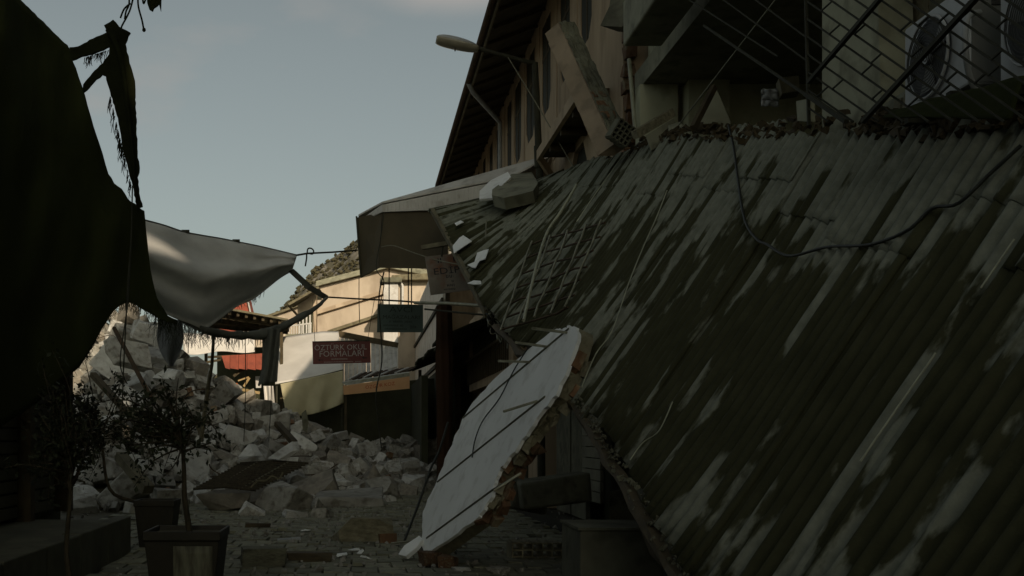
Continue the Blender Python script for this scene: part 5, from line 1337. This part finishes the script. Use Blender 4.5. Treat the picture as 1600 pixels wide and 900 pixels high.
# reed mat, poles and other wreckage on the heap
rm = thing('reed_mat', 'dark slatted reed mat lying tilted on the rubble heap', 'mat', P(390, 742, 16.5))
for k in range(16):
    a = P(lerp(302, 375, k / 15), lerp(764, 724, k / 15), lerp(16.0, 18.2, k / 15)); b = P(lerp(400, 482, k / 15), lerp(768, 726, k / 15) - 2, lerp(16.0, 18.2, k / 15))
    mk('reed', MB().tube([a, a.lerp(b, .5) + V((0, 0, .04 + .01 * nz(k, 1, 1))), b], .022, 6), 'bark', rm)
mk('binding', MB().tube([P(330, 766, 15.95), P(402, 722, 18.2)], .012, 5).tube([P(372, 766, 15.95), P(450, 722, 18.2)], .012, 5), 'rope_pale', rm)
prop('root', 'pale crooked root lying over the reed mat', 'root', MB().tube(smooth_pts([P(392, 762, 15.8), P(402, 752, 15.8), P(415, 751, 15.8), P(425, 744, 15.8), P(436, 748, 15.8), P(442, 738, 15.8)], 24), .014, 6), 'wood_grey')
for lab, a, b, w, m in (
    ('dark bent bar sticking out of the upper left of the heap', (178, 512, 19.5), (236, 622, 18.0), .06, 'rust'),
    ('long dark timber slanting across the left of the heap', (145, 585, 18.5), (240, 690, 16.8), .10, 'wood_dark'),
    ('dark plank sticking up beside the yellow cloth', (433, 662, 22), (460, 692, 21), .12, 'wood_dark'),
    ('short pale post lying on the left flank of the heap', (188, 712, 15.8), (232, 765, 15.2), .16, 'wood_grey'),
    ('broken pale beam lying low behind the potted tree', (205, 640, 17.0), (250, 690, 16.4), .14, 'wood_grey')):
    prop('timber', lab, 'timber', MB().bar(P(*a), P(*b), w, w * .8), m)
for k in range(14):
    x, t = random.uniform(170, 640), random.uniform(.15, .85); p = heap(x, t) + V((0, -.15, .05))
    a = random.uniform(0, 6.28); e = random.uniform(-.2, .7); L = random.uniform(.5, 1.2)
    q = p + V((math.cos(a) * L * .8, math.sin(a) * L * .3 - .2, math.sin(e) * L * .6))
    prop('bent_rod', 'thin bent reinforcement rod sticking out of the stone blocks of the rubble heap', 'rod', MB().tube(smooth_pts([p, p.lerp(q, .5) + V((random.gauss(0, .08), 0, random.gauss(.05, .06))), q], 10), random.uniform(.007, .012), 5), 'rust', 'bent rods in the rubble heap')
for k in range(16):
    x, t = random.uniform(170, 660), random.uniform(.05, .9); p = heap(x, t) + V((0, -.12, .06))
    prop('brick_piece', 'broken orange brown brick piece lying among the stone blocks of the rubble heap', 'brick', MB().box(p, (random.uniform(.12, .22), .11, .09), Euler((random.random() * 3, random.random() * 3, random.random() * 3)).to_matrix(), jit=.02), 'clay_brick', 'brick pieces in the rubble heap')
prop('dark_leaf_panel', 'small dark pointed panel standing at the edge of the yellow cloth', 'panel', MB().prism([P(471, 646, 23), P(478, 640, 23), P(482, 660, 23), P(479, 676, 23), P(473, 672, 23)], (0, .05, 0)), 'concrete_dark')
prop('white_shard', 'pale angular plaster shard standing in the heap above the reed mat', 'shard', MB().prism([P(372, 714, 17.8), P(388, 694, 18), P(400, 712, 17.8)], (.1, .12, 0)), 'stone_pale')
prop('pale_slab', 'pale flat broken slab leaning beside the angular shard in the heap', 'slab', MB().prism([P(418, 716, 18), P(440, 700, 18.3), P(456, 690, 18.5), P(458, 704, 18.3), P(436, 718, 18)], (.1, .14, 0)), 'stone_pale')

# debris on the paving
hollow_brick('hollow_brick', 'hollow clay block lying in the shadow right of the white slab foot', P(835, 866, 10.0) + V((0, 0, .02)), Euler((.03, .02, .1)).to_matrix(), (.46, .22, .19), 5, 3, 'mortar')
for lab, x, y, d, size, rot, m in (
    ('broken brick wall lump with an orange patch on the paving', 566, 840, 11.6, (.58, .32, .24), .08, 'mortar'),
    ('dark concrete lump at the bottom edge of the photo', 412, 884, 9.3, (.40, .3, .17), .2, 'concrete_dark'),
    ('dark flat brick piece on the paving beside the concrete lump', 480, 872, 9.7, (.46, .18, .08), -.05, 'wood_dark'),
    ('orange brick fragment under the foot of the white slab', 672, 876, 9.4, (.16, .14, .12), .5, 'clay_brick'),
    ('second orange brick fragment right of the white slab foot', 700, 880, 9.2, (.14, .13, .11), -.4, 'clay_brick'),
    ('flat grey stone at the bottom right of the slab foot', 780, 890, 8.9, (.16, .12, .05), .7, 'stone'),
    ('pale broken tile on the paving right of the slab foot', 722, 889, 9.0, (.14, .1, .03), .2, 'stone_pale')):
    p = P(x, y, d); p.z = size[2] / 2 + .02
    me = stone_mesh(int(x + y), m, 1, 1, 1, 3, .02)
    o = inst('rubble_piece', me, None, Matrix.Translation(p) @ Euler((0, 0, rot)).to_matrix().to_4x4() @ Matrix.Diagonal((*size, 1))); tag(o, lab, 'rubble')
ob = MB().box(P(605, 846, 11.35) + V((0, -.02, .02)), (.17, .10, .13), Euler((0, 0, .08)).to_matrix(), jit=.012)
prop('brick_fragment', 'orange brick stuck on the end of the wall lump on the paving', 'brick', ob, 'clay_brick')
prop('pipe_piece', 'short pale pipe lying on the paving', 'pipe', MB().tube([P(434, 851, 11.6) + V((0, 0, .03)), P(470, 848, 11.6) + V((0, 0, .03))], .035, 10), 'lamp_grey')
prop('dark_plank', 'short dark plank lying on the paving before the heap', 'plank', MB().box(V((-1.27, 13.2, .05)), (.30, .12, .045), Euler((0, 0, .08)).to_matrix(), jit=.008), 'wood_dark')
prop('rod', 'pale steel rod lying from the white shard to the slab foot', 'rod', MB().tube([P(612, 849, 10.4), P(640, 846, 10.2), P(668, 838, 10.0)], .012, 6), 'steel')
for k in range(9):
    x, y = random.choice([(540, 866), (556, 862), (572, 870), (590, 866), (505, 868), (560, 858), (520, 862), (600, 874), (470, 828)])
    d = 1.10 * FPX / (y - VY); p = P(x + random.uniform(-8, 8), y, d); p.z = .045
    o = MB().box(p, (random.uniform(.04, .11), random.uniform(.03, .08), .012), Euler((random.gauss(0, .2), random.gauss(0, .2), random.random() * 3)).to_matrix(), jit=.01)
    prop('paper_scrap', 'small pale plaster chip among the litter in front of the slab foot', 'chip', o, 'plaster_white', 'pale chips in the litter')
# grey cabinet and things under the fallen roof
cbn = thing('grey_cabinet', 'plain grey cabinet standing under the fallen edge of the collapsed roof', 'cabinet', (1.72, 7.6, 0))
ca, cbp = P(895, 824, 7.3), P(1016, 815, 7.0)
mk('body', MB().bb(ca.x, cbp.x + .1, 7.05, 7.7, 0, ca.z), 'concrete_dark', cbn, bevel=.012)
mk('top', MB().bb(ca.x - .012, cbp.x + .11, 7.04, 7.71, ca.z + .002, ca.z + .02), 'concrete_dark', cbn)
prop('overturned_bench', 'dark overturned bench lying in the shade behind the white slab', 'bench', MB().box(P(865, 768, 13.2), (.85, .4, .35), Euler((0, -.12, .1)).to_matrix(), jit=.03), 'concrete_dark', bevel=.03)
prop('fallen_block', 'dark rounded block in the shade beside the overturned bench', 'rubble', MB().box(P(815, 775, 13.4), (.5, .35, .36), Euler((.1, .1, .4)).to_matrix(), jit=.05), 'concrete_dark', bevel=.05)
prop('grey_board', 'low grey board leaning behind the grey cabinet', 'board', MB().prism([P(952, 768, 11), P(990, 762, 11), P(1005, 815, 11), P(952, 815, 11)], (.02, .05, 0)), 'concrete_dark')

# ================================================================== POTTED TREES
random.seed(12)
def potted_tree(label, base, pot_r, pot_h, trunk_pts, crown, n_leaf, drip=False):
    t = thing('potted_tree', label, 'potted tree', base)
    b = V(base)
    prof = [(pot_r * .72, 0), (pot_r * .76, .02), (pot_r * .97, pot_h - .06), (pot_r * 1.01, pot_h - .055), (pot_r * 1.01, pot_h), (pot_r * .94, pot_h), (pot_r * .92, pot_h - .04)]
    mb = MB()
    vs = []
    n_ = 4
    for r, z in prof:                       # square planter with rounded look
        for cx, cy in ((-1, -1), (1, -1), (1, 1), (-1, 1)): vs.append(b + V((cx * r, cy * r, z)))
    fs = [(i * 4 + k, i * 4 + (k + 1) % 4, (i + 1) * 4 + (k + 1) % 4, (i + 1) * 4 + k) for i in range(len(prof) - 1) for k in range(4)]
    fs.append((3, 2, 1, 0)); fs.append(tuple(range(len(vs) - 4, len(vs))))
    mb.add(vs, fs)
    p_ = mk('pot', mb, 'pot', t, bevel=.008)
    mk('soil', MB().bb(b.x - pot_r * .9, b.x + pot_r * .9, b.y - pot_r * .9, b.y + pot_r * .9, b.z + pot_h - .08, b.z + pot_h - .03), 'earth', p_)
    if drip:
        dr = MB().grid(lambda u, v: b + V((lerp(-.05, pot_r * .80, u) + .01 * nz(u * 9, v, 0), -(lerp(pot_r * .78, pot_r * .955, v)) - .006, lerp(.06, pot_h - .09, v))), 8, 8)
        mk('lime_stain', dr, 'pot_drip', p_, solid=.003)
    tp = [V(p) for p in trunk_pts]
    tk = MB().tube(smooth_pts(tp, 16), [lerp(.022, .010, i / 16) for i in range(17)], 7)
    trunk = mk('trunk', tk, 'bark', t)
    br = MB(); lv = MB()
    (cc, rx, ry, rz) = crown; cc = V(cc)
    tips = []
    for k in range(46):
        a = random.random() * 6.283; e = random.gauss(.1, .75)
        r = random.choice((random.uniform(.3, .8), random.uniform(.6, 1.35)))
        tip = cc + V((math.cos(a) * math.cos(e) * rx * r, math.sin(a) * math.cos(e) * ry * r, math.sin(e) * rz * r))
        st0 = tp[-1].lerp(tp[-2], random.random() * .8)
        mid = st0.lerp(tip, .55) + V((random.gauss(0, .05), random.gauss(0, .05), random.gauss(.04, .05)))
        pts = smooth_pts([st0, mid, tip], 6)
        br.tube(pts, [lerp(.007, .002, i / 6) for i in range(7)], 4); tips.append(pts)
    mk('branches', br, 'bark', trunk)
    for k in range(n_leaf):
        pts = random.choice(tips); i = random.uniform(.25, 1.0) * 6; j = min(5, int(i))
        p = pts[j].lerp(pts[j + 1], i - j) + V([random.gauss(0, .035) for _ in range(3)])
        L, w = random.uniform(.03, .065), random.uniform(.008, .016)
        R = Euler((random.gauss(0, .8), random.gauss(0, .8), random.random() * 6.28)).to_matrix()
        lv.add([p + R @ V(q) for q in ((0, 0, 0), (L * .5, w, .004), (L, 0, 0), (L * .5, -w, .004))], [(0, 1, 2, 3)])
    o = mk('crown', lv, 'leaf', t)
    return t
b1 = V((-1.10, 6.85, 0))
potted_tree('potted tree in a dark square planter with pale lime stain, front of the heap', b1, .235, .56,
            [b1 + V((0.02, 0, .5)), P(289, 780, 6.85), P(287, 720, 6.85), P(283, 668, 6.85)], (P(258, 672, 6.85), .42, .34, .32), 850, True)
b2 = V((-2.05, 10.9, 0))
potted_tree('potted tree in a dark round-cornered tub, further back on the left', b2, .20, .50,
            [b2 + V((0, 0, .45)), P(246, 770, 10.9) + V((-.45, 0, 0)), P(160, 700, 10.9), P(150, 650, 10.9)], (P(140, 655, 10.9), .66, .4, .66), 1700)
b3 = V((-1.92, 7.2, 0))
potted_tree('slim sapling in a low pot beside the kerb at the left', b3, .11, .14,
            [b3 + V((0, 0, .1)), P(104, 860, 7.2), P(110, 780, 7.2), P(112, 720, 7.2)], (P(95, 680, 7.2), .34, .22, .46), 1100)
